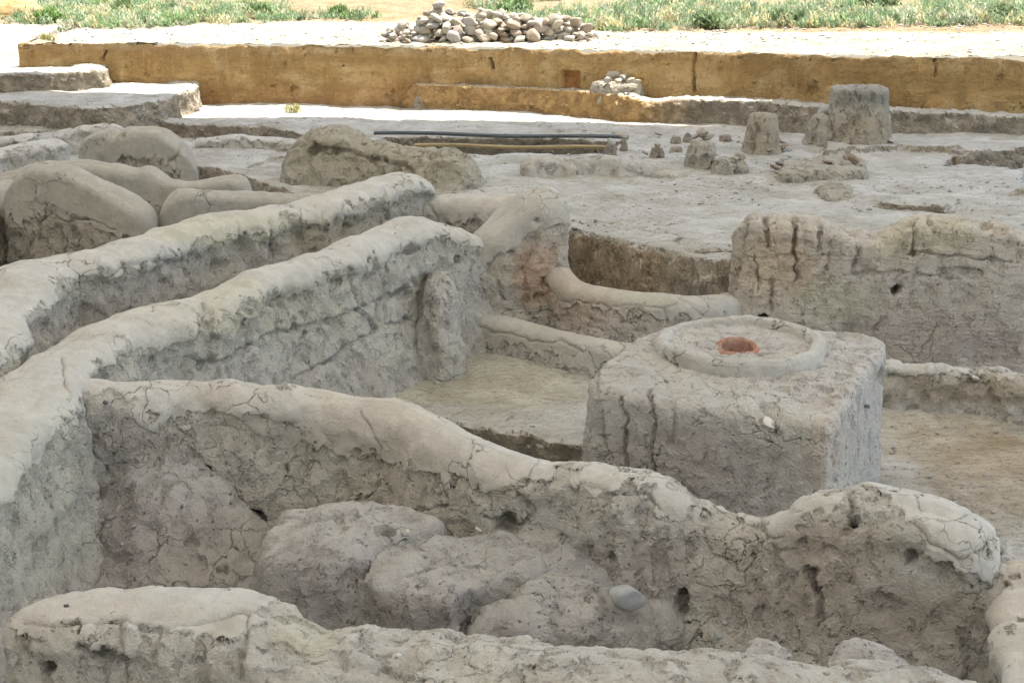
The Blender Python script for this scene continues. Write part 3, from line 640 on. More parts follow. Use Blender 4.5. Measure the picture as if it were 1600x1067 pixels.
wall('mud_wall', 'low curved mud sill sweeping from the tall stump to the right wall, pale rim on top',
     [(848, 352, -13.35, .12), (860, 378, -13.1, .12), (870, 402, -12.9, .125), (885, 424, -12.72, .13), (910, 440, -12.55, .13), (960, 451, -12.38, .13), (1020, 459, -12.22, .13), (1080, 464, -12.16, .13), (1115, 464, -12.25, .13), (1140, 456, -12.5, .14), (1165, 438, -12.9, .15)], zb=.05, batter=(.07, .05), r=.1, cap=.16, seed=8,
     ends=(0, 0), off=.6, group=GW, mat=M_WARM, lump=.6, cracks=[([(850, 445), (880, 470), (960, 478), (1040, 480), (1060, 470), (1100, 495)], 3, .014), ([(1040, 482), (1042, 510)], 3, .02)],
     stains=[(900, 470, 90, 50, (1.0, .91, .84), .8), (1010, 465, 60, 25, (.97, 1.0, .9), .6)])
wall('mud_wall', 'low narrow clay kerb crossing the room floor from the stump to the altar',
     [(722, 468, .40, .09), (735, 482, .34, .12), (790, 495, .31, .13), (850, 510, .29, .13), (900, 522, .28, .13), (950, 532, .27, .13), (1010, 540, .27, .13), (1050, 540, .27, .13)], zb=-.1, batter=(.09, .04), r=.10, cap=.19, seed=9,
     ends=(0, 0), off=.5, group=GW, lump=.5, cracks=[([(740, 505), (770, 520), (800, 520), (830, 535), (880, 535), (910, 550)], 3, .02)], stains=[(850, 520, 150, 30, (.92, .90, .84), .7)])
wall('mud_wall', 'long cracked mud wall on the right behind the altar with a jagged notched top',
     [(1146, 366, -12.65, 0.18), (1152, 340, -12.65, 0.20), (1165, 331, -12.64, 0.22), (1185, 330, -12.63, 0.22), (1194, 336, -12.62, 0.22), (1215, 333, -12.61, 0.22), (1238, 335, -12.60, 0.22), (1246, 338, -12.59, 0.22), (1275, 336, -12.58, 0.22), (1288, 348, -12.57, 0.22), (1330, 358, -12.54, 0.22), (1365, 361, -12.52, 0.22), (1390, 352, -12.51, 0.22), (1412, 341, -12.49, 0.22), (1440, 337, -12.48, 0.22), (1480, 338, -12.45, 0.22), (1510, 341, -12.43, 0.22), (1530, 346, -12.42, 0.22), (1560, 350, -12.40, 0.22), (1600, 362, -12.38, 0.22), (1700, 374, -12.32, 0.22), (1900, 395, -12.20, 0.22), (2300, 430, -11.96, 0.22)],
     zb=-.15, batter=(.10, .05), r=.06, cap=-.6, capback=-.6, ds=.0135, seed=10, group=GW, off=1., ends=(1, 0), mat=M_WARM, lump=.55, crisp=.03,
     cracks=[([(1195, 340), (1200, 385)], 5, .06), ([(1240, 340), (1242, 380), (1243, 440)], 4, .07), ([(1180, 395), (1183, 450)], 3, .03), ([(1170, 340), (1158, 400), (1150, 450)], 4, .03), ([(1282, 350), (1280, 390)], 4, .035), ([(1430, 345), (1426, 395)], 4, .05),
             ([(1452, 340), (1455, 360)], 4, .04), ([(1300, 370), (1292, 420)], 3, .025), ([(1205, 440), (1206, 490)], 3, .03), ([(1210, 440), (1208, 448)], 3, .03), ([(1420, 395), (1500, 402), (1580, 410)], 3, .03), ([(1320, 430), (1420, 425), (1500, 440)], 3, .02),
             ([(1340, 385), (1330, 430)], 3, .02), ([(1375, 500), (1372, 520)], 3, .03), ([(1150, 405), (1250, 398), (1330, 400)], 2.5, .018)],
     holes=[(1400, 455, 6.5, 6.5, .22), (1193, 497, 7, 5, .2), (1540, 352, 8, 7, .05), (1565, 360, 10, 8, .04), (1490, 425, 25, 7, .03), (1520, 430, 20, 10, .03), (1265, 415, 10, 10, .03)],
     stains=[(1300, 470, 90, 35, (.95, .99, .90), .8), (1450, 370, 90, 40, (1.0, 1.0, .88), .8), (1200, 430, 70, 70, (1.0, .92, .85), .7), (1480, 520, 160, 50, (.82, .79, .80), .9), (1220, 400, 90, 60, (1.03, .97, .90), .7)])
wall('mud_wall', 'low crumbling wall remnant on the floor to the right of the altar',
     [(1350, 552, .36, .09), (1400, 560, .36, .10), (1450, 561, .36, .11), (1500, 570, .35, .11), (1560, 575, .35, .12), (1605, 590, .33, .12), (1700, 600, .33, .12), (1850, 620, .3, .12)], zb=-.15, batter=(.10, .05), r=.05, cap=.03, seed=11,
     ends=(0, 0), group=GW, off=1., lump=1.3, crisp=.04, holes=[(1525, 593, 11, 9, .04), (1470, 580, 10, 8, .03)], stains=[(1500, 610, 160, 30, (.80, .76, .68), .9)])
wall('mud_wall', 'broken wall end at the right edge closing the foreground trench',
     [(1655, 895, .74, .26), (1650, 940, .72, .26), (1655, 1000, .70, .26), (1660, 1060, .70, .26), (1700, 1150, .7, .26)], zb=-.2, batter=(.06, .1), r=.09, cap=.05, seed=12, ends=(0, 0), off=0, group=GW, ds=.012, crisp=.03, lump=1.3)

# ------------------------------------------------------------------ clay mounds in the foreground trench
CL = []
GM = 'rounded clay mounds in the foreground trench'
MP = [(1.05, 0), (1.03, .3), (1.0, .68), (.97, .86), (.91, .95), (.8, .985), (.4, 1.0), (0, 1.0)]
def slope(c, k, z0):                                   # top falls towards the viewer
    return lambda x, y: np.clip(1+k*(y-c[1]), .55, 1.2)
p_ = [at(x, y, z) for x, y, z in ((402, 858, .56), (408, 800, .62), (440, 778, .64), (520, 765, .66), (650, 765, .66), (700, 790, .64), (655, 822, .60), (612, 836, .57), (590, 858, .54), (572, 878, .52), (500, 880, .52), (430, 872, .54))]
mound('clay_mound', 'leftmost high clay mound in the trench, flat topped, against the diagonal wall', p_, -.1, .66, prof=MP, topfn=slope(np.mean(p_, 0), .22, 0), seed=21, group=GM, ds=.012, lump=.9, cap=-.5, cat='clay mound', holes=[(600, 828, 14, 8, .08)],
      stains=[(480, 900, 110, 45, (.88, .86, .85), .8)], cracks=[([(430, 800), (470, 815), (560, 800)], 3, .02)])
p_ = [at(x, y, z) for x, y, z in ((556, 930, .30), (562, 885, .38), (590, 848, .46), (640, 828, .5), (720, 818, .53), (800, 822, .53), (860, 850, .5), (860, 880, .45), (820, 900, .42), (770, 920, .38), (730, 950, .32), (712, 975, .28), (640, 968, .28), (590, 955, .28))]
mound('clay_mound', 'middle clay mound in the trench with a dark cleft on its left side', p_, -.1, .56, prof=MP, topfn=slope(np.mean(p_, 0), .32, 0), seed=22, group=GM, ds=.012, lump=1.1, cap=-.5, cat='clay mound',
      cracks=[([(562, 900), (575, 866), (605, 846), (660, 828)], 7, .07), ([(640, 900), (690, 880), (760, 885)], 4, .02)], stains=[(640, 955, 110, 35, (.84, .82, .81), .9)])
p_ = [at(x, y, z) for x, y, z in ((722, 990, .22), (738, 948, .28), (775, 915, .34), (830, 890, .38), (900, 872, .42), (960, 872, .42), (1040, 880, .40), (1075, 920, .34), (1070, 965, .25), (1000, 1010, .15), (880, 1020, .15), (790, 1010, .18))]
mound('clay_mound', 'rightmost low clay mound in the trench, carrying the grey boulder', p_, -.1, .45, prof=[(1.08, 0), (1.03, .3), (.97, .6), (.88, .8), (.74, .92), (.5, .99), (0, 1.02)], topfn=slope(np.mean(p_, 0), .30, 0), seed=23, group=GM, ds=.012, lump=1.3, cap=-.5, cat='clay mound',
      holes=[(920, 888, 8, 5, .05), (790, 930, 6, 4, .03)], cracks=[([(722, 985), (745, 935), (800, 897), (880, 872)], 7, .06), ([(850, 900), (880, 930), (940, 920)], 3, .015)])
# rubble talus at the foot of the diagonal wall
mound('clay_mound', 'low apron of fallen clay at the foot of the diagonal wall behind the mounds', [at(x, y, z) for x, y, z in ((600, 850, .3), (700, 790, .55), (860, 810, .5), (1000, 860, .4), (1080, 930, .2), (1000, 1000, .1), (700, 950, .2))],
      -.1, .56, n_exp=2.0, seed=24, ds=.013, lump=1.2, cap=-.6, cat='clay apron')
hx0 = at(255, 610, 1.05)
mound('clay_mound', 'slope of crumbled clay in the dark left corner of the trench below the diagonal wall', [(hx0[0]+1.35*math.cos(t), hx0[1]-.12+1.25*math.sin(t)) for t in np.linspace(0, 2*math.pi, 24, endpoint=False)],
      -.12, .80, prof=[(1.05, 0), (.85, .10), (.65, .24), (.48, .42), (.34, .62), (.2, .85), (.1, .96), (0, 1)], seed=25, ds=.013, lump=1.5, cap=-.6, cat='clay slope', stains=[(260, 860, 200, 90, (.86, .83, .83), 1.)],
      holes=[(300, 850, 12, 7, .03), (190, 870, 14, 8, .03), (350, 890, 10, 8, .04)])
for i, (px, py, r) in enumerate(((155, 815, .03), (168, 822, .022), (148, 828, .02), (172, 808, .025), (210, 822, .02), (190, 850, .016), (205, 872, .018), (350, 868, .02), (290, 880, .014), (240, 868, .013))): CL.append((px, py, r))

# ------------------------------------------------------------------ the altar
ZT = 1.02
al = empty('altar', tuple(at(1150, 560, ZT)[:2])+(0.,)); tag(al, 'square clay altar block with a raised ring and a red fire hole on its top', 'altar')
def put(o, par):
    local(o, tuple(par.location)); o.parent = par; o.location = (0, 0, 0)
rc_ = at(1155, 536, ZT+.05)
blk = [at(x, y, ZT) for x, y in ((914, 592), (925, 575), (1000, 522), (1040, 508), (1200, 505), (1290, 515), (1375, 524), (1388, 532), (1384, 550), (1345, 600), (1312, 652), (1295, 662), (1200, 650), (1050, 630), (930, 607))]
o = mound('clay_block', None, blk, -.2, ZT+.2, parent=al, centre=at(1152, 544, ZT+.04), core=.75, mat=M_BLOCK, seed=31, ds=.0115, lump=.35, smooth=1,
          prof=[(1.035, 0), (1.02, .3), (1.0, .6), (.995, .9), (.99, .965), (.955, .996), (.9, 1.0), (.6, 1.0), (.24, 1.0), (.19, 1.0), (.18, .84), (0, .84)], cap=-.6,
          pls=[[(900, 600), (1310, 660), (1390, 530), (1390, 500), (900, 500)]] if False else (),
          cracks=[([(973, 620), (978, 690), (980, 730)], 3, .035), ([(1015, 610), (1022, 680), (1018, 740)], 3.5, .035), ([(940, 640), (948, 700)], 3, .02), ([(915, 590), (935, 590), (930, 620)], 4, .03), ([(1050, 640), (1052, 665), (1048, 700)], 3, .02), ([(1090, 640), (1110, 650)], 2.5, .02),
                  ([(1190, 630), (1215, 650), (1213, 680)], 4, .03), ([(1190, 650), (1192, 670)], 3, .02), ([(1310, 660), (1303, 720), (1310, 770)], 3, .02)],
          holes=[(1200, 645, 22, 14, .03), (928, 580, 9, 14, .05), (1320, 525, 28, 7, .035), (1265, 615, 35, 16, .02), (1380, 590, 7, 14, .05)],
          stains=[(1290, 700, 30, 80, (1.05, .98, .93), .8), (1060, 720, 160, 60, (.90, .87, .86), .8), (1180, 540, 160, 60, (1.08, 1.08, 1.08), .9)])
put(o, al)
# ring: rectangular section, worn down on its left
hc_ = at(1152, 544, ZT+.04)
th = np.linspace(0, 2*math.pi, 400, endpoint=False); RO, RI, RHT = .555, .497, .085
prof = np.array([(RO+.015, -.03), (RO+.008, .03), (RO, RHT-.02), (RO-.012, RHT-.004), (RO-.03, RHT), (RI+.03, RHT), (RI+.008, RHT-.006), (RI, RHT-.02), (RI-.01, .03), (RI-.03, -.03)])
seg = np.concatenate([[0], np.cumsum(np.hypot(*np.diff(prof, axis=0).T))]); ss = np.linspace(0, seg[-1], 44)
pr, pz = np.interp(ss, seg, prof[:, 0]), np.interp(ss, seg, prof[:, 1])
wob = vn(np.stack([np.cos(th)*3, np.sin(th)*3, th*0], 1), 2)*.010
worn = 1-.40*sstep(.4, 1.0, np.cos(th-math.radians(140)))+vn(np.stack([np.cos(th)*12, np.sin(th)*12, th*0], 1), 4)*.07*sstep(.2, -.4, np.cos(th-math.radians(-40)))
R_ = pr[None, :]+wob[:, None]
P = np.stack([rc_[0]+R_*np.cos(th)[:, None], rc_[1]+R_*np.sin(th)[:, None], ZT+np.where(pz > 0, pz*worn[:, None], pz)], -1)
fl = grid_faces(400, 44, True)[:, ::-1]
M_RING = adobe('ring_plaster', (.50, .47, .41), (.47, .44, .37), (.38, .35, .29), amp=.25)
o = mesh_obj('ring', P, fl[:, ::-1], M_RING, None, attrs={'pl': np.full(400*44, .5), 'tint': np.ones((400*44, 3))}); put(o, al)
th = np.linspace(0, 2*math.pi, 300, endpoint=False); rr = np.concatenate([[.108, .111, .125], np.linspace(.16, .52, 40)]); FZ = .038
kb = sstep(.50, .22, rr); P = np.stack([rc_[0]+(hc_[0]-rc_[0])*kb+rr*np.cos(th)[:, None], rc_[1]+(hc_[1]-rc_[1])*kb+rr*np.sin(th)[:, None], ZT+FZ+0*th[:, None]*rr], -1)
P[..., 2] += fbm(P, 6, 4, 5)*.012; P[:, 0, 2] -= .12
o = mesh_obj('hearth_floor', P, grid_faces(300, 43, True), M_BLOCK, None, attrs={'pl': np.full(300*43, -.6), 'tint': np.ones((300*43, 3))*1.06}); put(o, al)
# fire hole: baked clay bowl with a lip
th = np.linspace(0, 2*math.pi, 96, endpoint=False); hc = hc_.copy(); hc[2] = ZT
prof = [(.17, .02), (.142, .044), (.120, .050), (.105, .040), (.098, -.03), (.09, -.10), (.06, -.135), (.001, -.14)]
prof = np.array(prof); seg = np.concatenate([[0], np.cumsum(np.hypot(*np.diff(prof, axis=0).T))]); ss = np.linspace(0, seg[-1], 40)
pr, pz = np.interp(ss, seg, prof[:, 0]), np.interp(ss, seg, prof[:, 1])
back = 1+.7*sstep(0, 1, np.sin(th))
P = np.stack([hc[0]+pr[None, :]*np.cos(th)[:, None], hc[1]+pr[None, :]*np.sin(th)[:, None], ZT+np.where(pz > 0, pz*back[:, None], pz)], -1)
o = mesh_obj('fire_hole', P, grid_faces(96, 40, True), M_TERRA); put(o, al)

# ------------------------------------------------------------------ left-hand group of plastered walls
GL = 'smooth plastered walls in the left background'
K = dict(cap=.30, group=GL, mat=M_FARW, lump=.9, crisp=.015)
wall('mud_wall', 'smooth rounded plaster slab wall standing at far left, broken low on its front', [(24, 345, -14.07, 0.13), (28, 315, -14.06, 0.15), (42, 285, -14.00, 0.16), (75, 265, -13.86, 0.17), (125, 267, -13.64, 0.17), (165, 284, -13.47, 0.17), (205, 308, -13.30, 0.16), (238, 330, -13.16, 0.15), (247, 352, -13.12, 0.14)],
     zb=.2, batter=(.10, .06), r=.06, seed=41, ends=(1, 1), off=.6, **K, cracks=[([(60, 350), (80, 335), (105, 345), (140, 340), (180, 360)], 3, .03), ([(245, 330), (243, 360)], 3, .03)], holes=[(100, 365, 25, 16, .03)],
     pls=[[(0, 250), (260, 250), (260, 380), (190, 352), (150, 338), (110, 340), (85, 325), (60, 340), (40, 345), (20, 340)]])
wall('mud_wall', 'pale plastered wall slab rising behind the grooved wall', [(248, 345, -13.40, 0.13), (254, 320, -13.41, 0.14), (268, 304, -13.43, 0.15), (292, 296, -13.48, 0.16), (340, 298, -13.57, 0.16), (400, 303, -13.69, 0.16), (470, 309, -13.83, 0.16), (540, 313, -13.96, 0.16)],
     zb=.2, batter=(.06, .06), r=.07, seed=42, ends=(1, 0), off=.6, **K)
wall('mud_wall', 'long low plastered wall with a wavy top behind the far left slab', [(-120, 300, -15.00, 0.15), (-40, 290, -14.97, 0.16), (20, 272, -14.95, 0.16), (60, 258, -14.93, 0.16), (140, 254, -14.90, 0.16), (175, 258, -14.89, 0.16), (215, 268, -14.87, 0.16), (240, 266, -14.86, 0.16), (275, 280, -14.85, 0.16), (320, 280, -14.83, 0.16), (380, 277, -14.81, 0.16), (396, 290, -14.80, 0.14)],
     zb=.3, batter=(.06, .06), r=.07, seed=43, ends=(0, 1), off=.6, **K)
wall('mud_wall', 'upright wall slab with a dark crack, furthest back of the left group', [(132, 245, -17.00, 0.15), (138, 222, -16.99, 0.16), (155, 211, -16.96, 0.17), (180, 206, -16.92, 0.18), (188, 213, -16.91, 0.18), (198, 213, -16.89, 0.18), (206, 206, -16.88, 0.18), (230, 205, -16.84, 0.18), (262, 207, -16.79, 0.18), (285, 221, -16.75, 0.17), (303, 242, -16.72, 0.15), (312, 262, -16.71, 0.12)],
     zb=.5, batter=(.10, .08), r=.06, seed=44, ends=(1, 1), off=.6, ds=.02, **K, cracks=[([(280, 232), (272, 248), (262, 255)], 4, .05)], holes=[(193, 212, 5, 5, .06)])
wall('mud_wall', 'low wall stub at the left edge beside the rounded slab', [(-60, 330, 1.1, .15), (0, 292, 1.15, .16), (35, 280, 1.12, .15)], zb=.2, seed=45, ends=(0, 1), **{**K, 'cap': .2})
wall('mud_wall', 'thin low ridge of wall along the top of the left terrace edge', [(-40, 222, .98, .12), (20, 215, 1.0, .12), (90, 206, 1.0, .12), (150, 199, 1.0, .12), (190, 197, .98, .12)], zb=.5, r=.06, seed=46, ends=(0, 1), ds=.02, group=GL, cap=.03, lump=1.)
wall('mud_wall', 'low crumbled wall with a flat pale top near the left edge', [(-60, 252, .95, .2), (0, 238, .96, .2), (60, 226, .97, .2), (95, 222, .95, .18)], zb=.4, r=.06, seed=47, ends=(0, 1), ds=.02, group=GL, cap=.03, lump=1.)
wall('mud_wall', 'low step of clay running beyond the grey floor left of the big ruined mound', [(310, 217, .80, .12), (360, 213, .84, .12), (420, 217, .82, .12), (480, 222, .8, .12)], zb=.4, r=.06, seed=48, ends=(0, 0), ds=.02, group=GL, cap=.03, lump=1.)

# ------------------------------------------------------------------ middle distance
wall('ruined_wall', 'broad ruined mound of wall behind the grooved wall, peaked at its left and flat at its right', [(456, 270, -16.70, 0.26), (470, 235, -16.67, 0.30), (488, 214, -16.63, 0.33), (510, 203, -16.58, 0.34), (535, 200, -16.52, 0.33), (558, 206, -16.47, 0.33), (585, 220, -16.41, 0.32), (610, 227, -16.35, 0.32), (690, 236, -16.17, 0.32), (732, 240, -16.07, 0.30), (750, 252, -16.03, 0.28), (765, 275, -16.00, 0.22)],
     zb=.5, batter=(.45, .2), r=.13, seed=50, ends=(1, 1), off=.8, ds=.018, cap=-.6, lump=1.7, crisp=.03, mat=M_FARW, cat='ruined wall', holes=[(488, 238, 8, 8, .08)], cracks=[([(480, 215), (500, 235), (560, 240), (640, 262)], 6, .06)], stains=[(600, 250, 160, 60, (.95, .93, .84), .8)])
def ML(name, label, pts, z0, h, **k):
    k.setdefault('mat', M_FARW); return mound(name, label, [at(*p) for p in pts], z0, h, **k)
wall('earth_ridge', 'low eroded ridge in the middle of the plateau, left piece with a rounded nose', [(812, 256, 1.06, .12), (840, 246, 1.10, .14), (880, 248, 1.07, .13), (905, 262, .98, .12)], zb=.6, batter=(.25, .1), r=.1, seed=51, ds=.02, cap=-.6, lump=1.2, cat='earth ridge')
wall('earth_ridge', 'low eroded ridge in the middle of the plateau, right piece tapering to the stumps', [(880, 250, 1.03, .14), (925, 243, 1.08, .15), (955, 243, 1.08, .15), (975, 250, 1.04, .15), (1010, 252, 1.03, .15), (1045, 265, .95, .15), (1080, 272, .92, .14)], zb=.6, batter=(.25, .1), r=.1, seed=52, ds=.02, cap=-.6, lump=1.2, cat='earth ridge')
CONE = [(1.0, 0), (.9, .15), (.80, .5), (.68, .85), (.66, .94), (.58, .985), (.5, 1.), (0, 1.)]
def pillar(name, label, px0, px1, pyb, pyt, zbase, prof=CONE, depth=1., seed=0, **k):
    b = at((px0+px1)/2, pyb, zbase); dep = project(b)[2]; r = (px1-px0)/2*dep/F
    c = b+np.array([0, r*.9*depth, 0])
    dt = math.hypot(c[0], c[1]); ang = PITCH-math.atan((533.5-pyt)/F); zt = CAM_H-(c[1])*math.tan(ang)
    poly = [(c[0]+r*math.cos(t)*1.0, c[1]+r*depth*math.sin(t)) for t in np.linspace(0, 2*math.pi, 20, endpoint=False)]
    k.setdefault('mat', M_FARW)
    return mound(name, label, poly, zbase-.12, zt-zbase+.12, prof=prof, seed=seed, ds=.018, **k), c, zt
_, c_big, z_big = pillar('earth_pillar', 'tallest tapering earth pillar with a dark crumbly rim, in front of the far bank', 1288, 1414, 234, 136, .92, seed=61, cat='earth pillar', cap=-.6, lump=.35,
       mat=M_FARW, prof=[(1.0, 0), (.90, .14), (.80, .5), (.71, .86), (.73, .93), (.72, .98), (.64, 1.), (.52, .97), (0, .96)], stains=[(1352, 155, 60, 22, (.72, .74, .74), 1.), (1352, 200, 60, 40, (.90, .84, .74), .7)], cracks=[([(1375, 200), (1378, 215)], 3, .03)], group='tapering earth pillars on the plateau')
_, c_mid, z_mid = pillar('earth_pillar', 'shorter smooth earth pillar left of the tallest one, small stones at its foot', 1160, 1232, 243, 176, .9, seed=62, cat='earth pillar', cap=-.6, lump=.5, stains=[(1195, 210, 40, 40, (.95, .89, .79), .7)],
       mat=M_FARW, prof=[(1.0, 0), (.90, .14), (.78, .4), (.67, .85), (.60, .97), (.45, 1.), (0, 1.)], group='tapering earth pillars on the plateau')
pillar('earth_pillar', 'leaning earth stump with stones on top, tucked behind the tallest pillar', 1255, 1325, 228, 177, .93, seed=63, cat='earth pillar', cap=-.6, lump=1.4, prof=[(1.0, 0), (.9, .2), (.72, .6), (.5, .92), (.3, 1.), (0, 1.)], group='tapering earth pillars on the plateau')
_, c_s4, z_s4 = pillar('earth_pillar', 'small cone-shaped earth stump capped with grey stones', 1068, 1130, 266, 222, .9, seed=64, cat='earth pillar', cap=-.6, lump=.8, group='tapering earth pillars on the plateau')
GS = 'small earth stumps on the plateau'
for i, (a, b, yb, yt, lb) in enumerate(((940, 968, 246, 225, 'small earth stump nearest the end of the yellow plank'), (965, 985, 236, 217, 'small earth stump with a grey cap stone behind the planks'), (1015, 1041, 248, 230, 'small dark earth stump standing alone on the plateau'),
        (1044, 1070, 239, 228, 'low flat stump left of the stone capped cone'), (1047, 1067, 224, 212, 'brown low stump beside a dark stone near the lit strip'), (1120, 1148, 222, 211, 'flat brown stump between cone and smooth pillar, against the bench'), (1066, 1084, 222, 207, 'dark pointed stump near the bench edge'))):
    pillar('earth_stump', lb, a, b, yb, yt, .9, seed=70+i, cat='earth stump', cap=-.6, lump=.7, group=GS, stains=[((a+b)/2, yt, 30, 30, (.8, .75, .72), .8)])
ML('clay_platform', 'low rectangular clay platform with loose stones on it, before the tallest pillar', [(1215, 282, .9), (1225, 264, .9), (1290, 258, .9), (1350, 260, .9), (1358, 280, .9), (1300, 283, .9)], .8, .22, n_exp=7, seed=80, ds=.018, cap=-.6, lump=.6, cat='platform')
ML('clay_platform', 'small low clay step beside the stone capped cone', [(1110, 274, .9), (1115, 262, .9), (1165, 262, .9), (1168, 273, .9)], .8, .24, n_exp=6, seed=81, ds=.018, cap=-.6, lump=.8, cat='platform')
ML('clay_platform', 'sunlit clay pedestal on the far bench with stones on top', [(920, 153, 1.16), (935, 146, 1.16), (1000, 146, 1.16), (1010, 153, 1.16), (1000, 157, 1.16), (940, 157, 1.16)], 1.1, .34, seed=82, n_exp=5, ds=.018, cap=-.6, lump=1., cat='pedestal')
ML('clay_lump', 'broken clay block on the kerb of the bench end near the far bank', [(1115, 152, 1.16), (1122, 147, 1.16), (1118, 143, 1.16), (1070, 143, 1.16), (1065, 150, 1.16)], 1.1, .16, seed=83, n_exp=5, ds=.02, cap=-.6, lump=1., cat='clay lump')
ML('earth_mound', 'low earth ledge on the plateau right of centre', [(1270, 300, .83), (1300, 290, .85), (1345, 298, .85), (1340, 318, .83), (1290, 318, .83)], .74, .17, seed=84, n_exp=4, ds=.02, cap=-.6, lump=1., cat='earth ledge')
ML('earth_mound', 'dark clump of earth at the right edge by the blue pole', [(1565, 318, .83), (1580, 305, .83), (1640, 300, .83), (1640, 320, .83)], .74, .22, seed=85, n_exp=2.5, ds=.02, cap=-.3, lump=1.5, cat='earth clump')

#PROPS
# ------------------------------------------------------------------ timber, poles
def beam(name, label, a, b, wd, tk, mat, sag=0.):
    a = np.array(a); b = np.array(b); d = b-a; L = np.linalg.norm(d); d /= L; n_ = np.array([-d[1], d[0], 0]); n_ /= np.linalg.norm(n_)
    k = 60; t = np.linspace(0, 1, k); r = [(-1, -1), (-1, .6), (-.8, 1), (.8, 1), (1, .6), (1, -1), (-1, -1)]
    P = np.array([[(u*L, y*wd/2, z*tk/2-sag*4*u*(1-u)+.01*math.sin(u*9)) for y, z in r] for u in t])
    Fc = grid_faces(k, 7); V = P.reshape(-1, 3); c0 = len(V)
    o = mesh_obj(name, V, np.concatenate([Fc, [[0, 1, 2, 3], [0, 3, 4, 5], [(k-1)*7+3, (k-1)*7+2, (k-1)*7+1, (k-1)*7], [(k-1)*7+5, (k-1)*7+4, (k-1)*7+3, (k-1)*7]]]), mat, None, False)
    o.location = tuple(a); o.rotation_euler = (0, -math.asin(d[2]), math.atan2(d[1], d[0])); tag(o, label, 'plank'); return o
beam('plank', 'dark grey timber plank across the pit, the farther of the two', at(585, 208, .99), at(982, 215, .97), .12, .035, M_WOODD)
beam('plank', 'yellowish timber plank across the pit, the nearer of the two', at(648, 227, .93), at(956, 231, .93), .10, .032, M_WOODY)
def tube(name, label, x, y, z0, z1, r, mat, cat):
    t = np.linspace(0, 2*math.pi, 12, endpoint=False); rr = np.array([.001, r, r, .001]); z = np.array([z0, z0, z1, z1])
    P = np.stack([x+rr*np.cos(t)[:, None], y+rr*np.sin(t)[:, None], z+0*t[:, None]], -1)
    o = mesh_obj(name, P, grid_faces(12, 4, True), mat, None, True); local(o, (x, y, z0)); tag(o, label, cat); return o
b = at(1597, 298, .8); tube('metal_pole', 'thin pale blue metal pole standing at the right edge', b[0], b[1], .6, 1.23, .012, M_PIPE, 'pole')
for px, lb in ((1321, 'left one of two thin grey posts standing in the far weeds'), (1337, 'right one of two thin grey posts standing in the far weeds')):
    b = at(px, 17, ZF); tube('marker_post', lb, b[0], b[1], 1.75, 3.0, .022, M_POST, 'post')

# ------------------------------------------------------------------ stones
def rock_mesh(name, seed, sub=3, flat=.7, mat=None, rough=.16):
    bm = bmesh.new(); bmesh.ops.create_icosphere(bm, subdivisions=sub, radius=1.)
    V = np.array([v.co[:] for v in bm.verts]); rs = np.random.RandomState(seed)
    for k in range(13):
        n_ = rs.randn(3); n_ /= np.linalg.norm(n_); dlim = rs.uniform(.58, .88); dd = V@n_; V = V-np.outer(np.clip(dd-dlim, 0, 9)*.85, n_)
    V = V*(1+rough*fbm(V+seed*5., 1.3, 3, seed))[:, None]; V[:, 2] *= flat; V[:, 0] *= 1.2
    for v, c in zip(bm.verts, V): v.co = c
    me = bpy.data.meshes.new(name); bm.to_mesh(me); bm.free()
    for p in me.polygons: p.use_smooth = True
    me.materials.append(mat or M_STONE); return me
ROCKS = [rock_mesh('stone_mesh', 100+i, 3, f) for i, f in enumerate((.6, .7, .8, .65, .55, .75, .9, .5))]
def stone(loc, r, label, name='stone', me=None, group=None, rs=random, cat='stone', tilt=.5):
    o = bpy.data.objects.new(name, me or rs.choice(ROCKS)); C.objects.link(o); o.location = tuple(float(c) for c in loc)
    s = r; o.scale = (s*rs.uniform(.85, 1.15), s*rs.uniform(.8, 1.1), s*rs.uniform(.85, 1.1)); o.rotation_euler = (rs.uniform(-tilt, tilt), rs.uniform(-tilt, tilt), rs.uniform(0, 6.28))
    tag(o, label, cat, group); return o
# heap on the field behind the bank: drop stones on a running height map until the heap reaches the photo's outline
rnd = random.Random(5)
xl, xr = at(597, 67, ZF)[0], at(930, 70, ZF)[0]
prof_px = [(597, 66), (612, 54), (630, 44), (648, 36), (652, 22), (668, 16), (690, 15), (705, 24), (728, 30), (745, 27), (762, 25), (778, 32), (800, 33), (825, 34), (850, 34), (875, 37), (892, 42), (905, 48), (918, 62), (935, 69)]
yc = at(760, 66, ZF)[1]+.38
def heap_h(x, y):
    px = 800+F*x/(yc*1.0)/1.02; top = np.interp(px, [p[0] for p in prof_px], [p[1] for p in prof_px]); base = np.interp(px, [597, 930], [66, 69])
    h = (base-top)/F*yc*1.10
    return max(0, h+.03)*max(0, 1-abs((y-yc)/.55)**2.2)
gx0, gy0, gs = xl-.3, yc-.8, .02; HM = np.full((int((xr-xl+.6)/gs), int(1.6/gs)), ZF)
cnt = 0; tries = 0
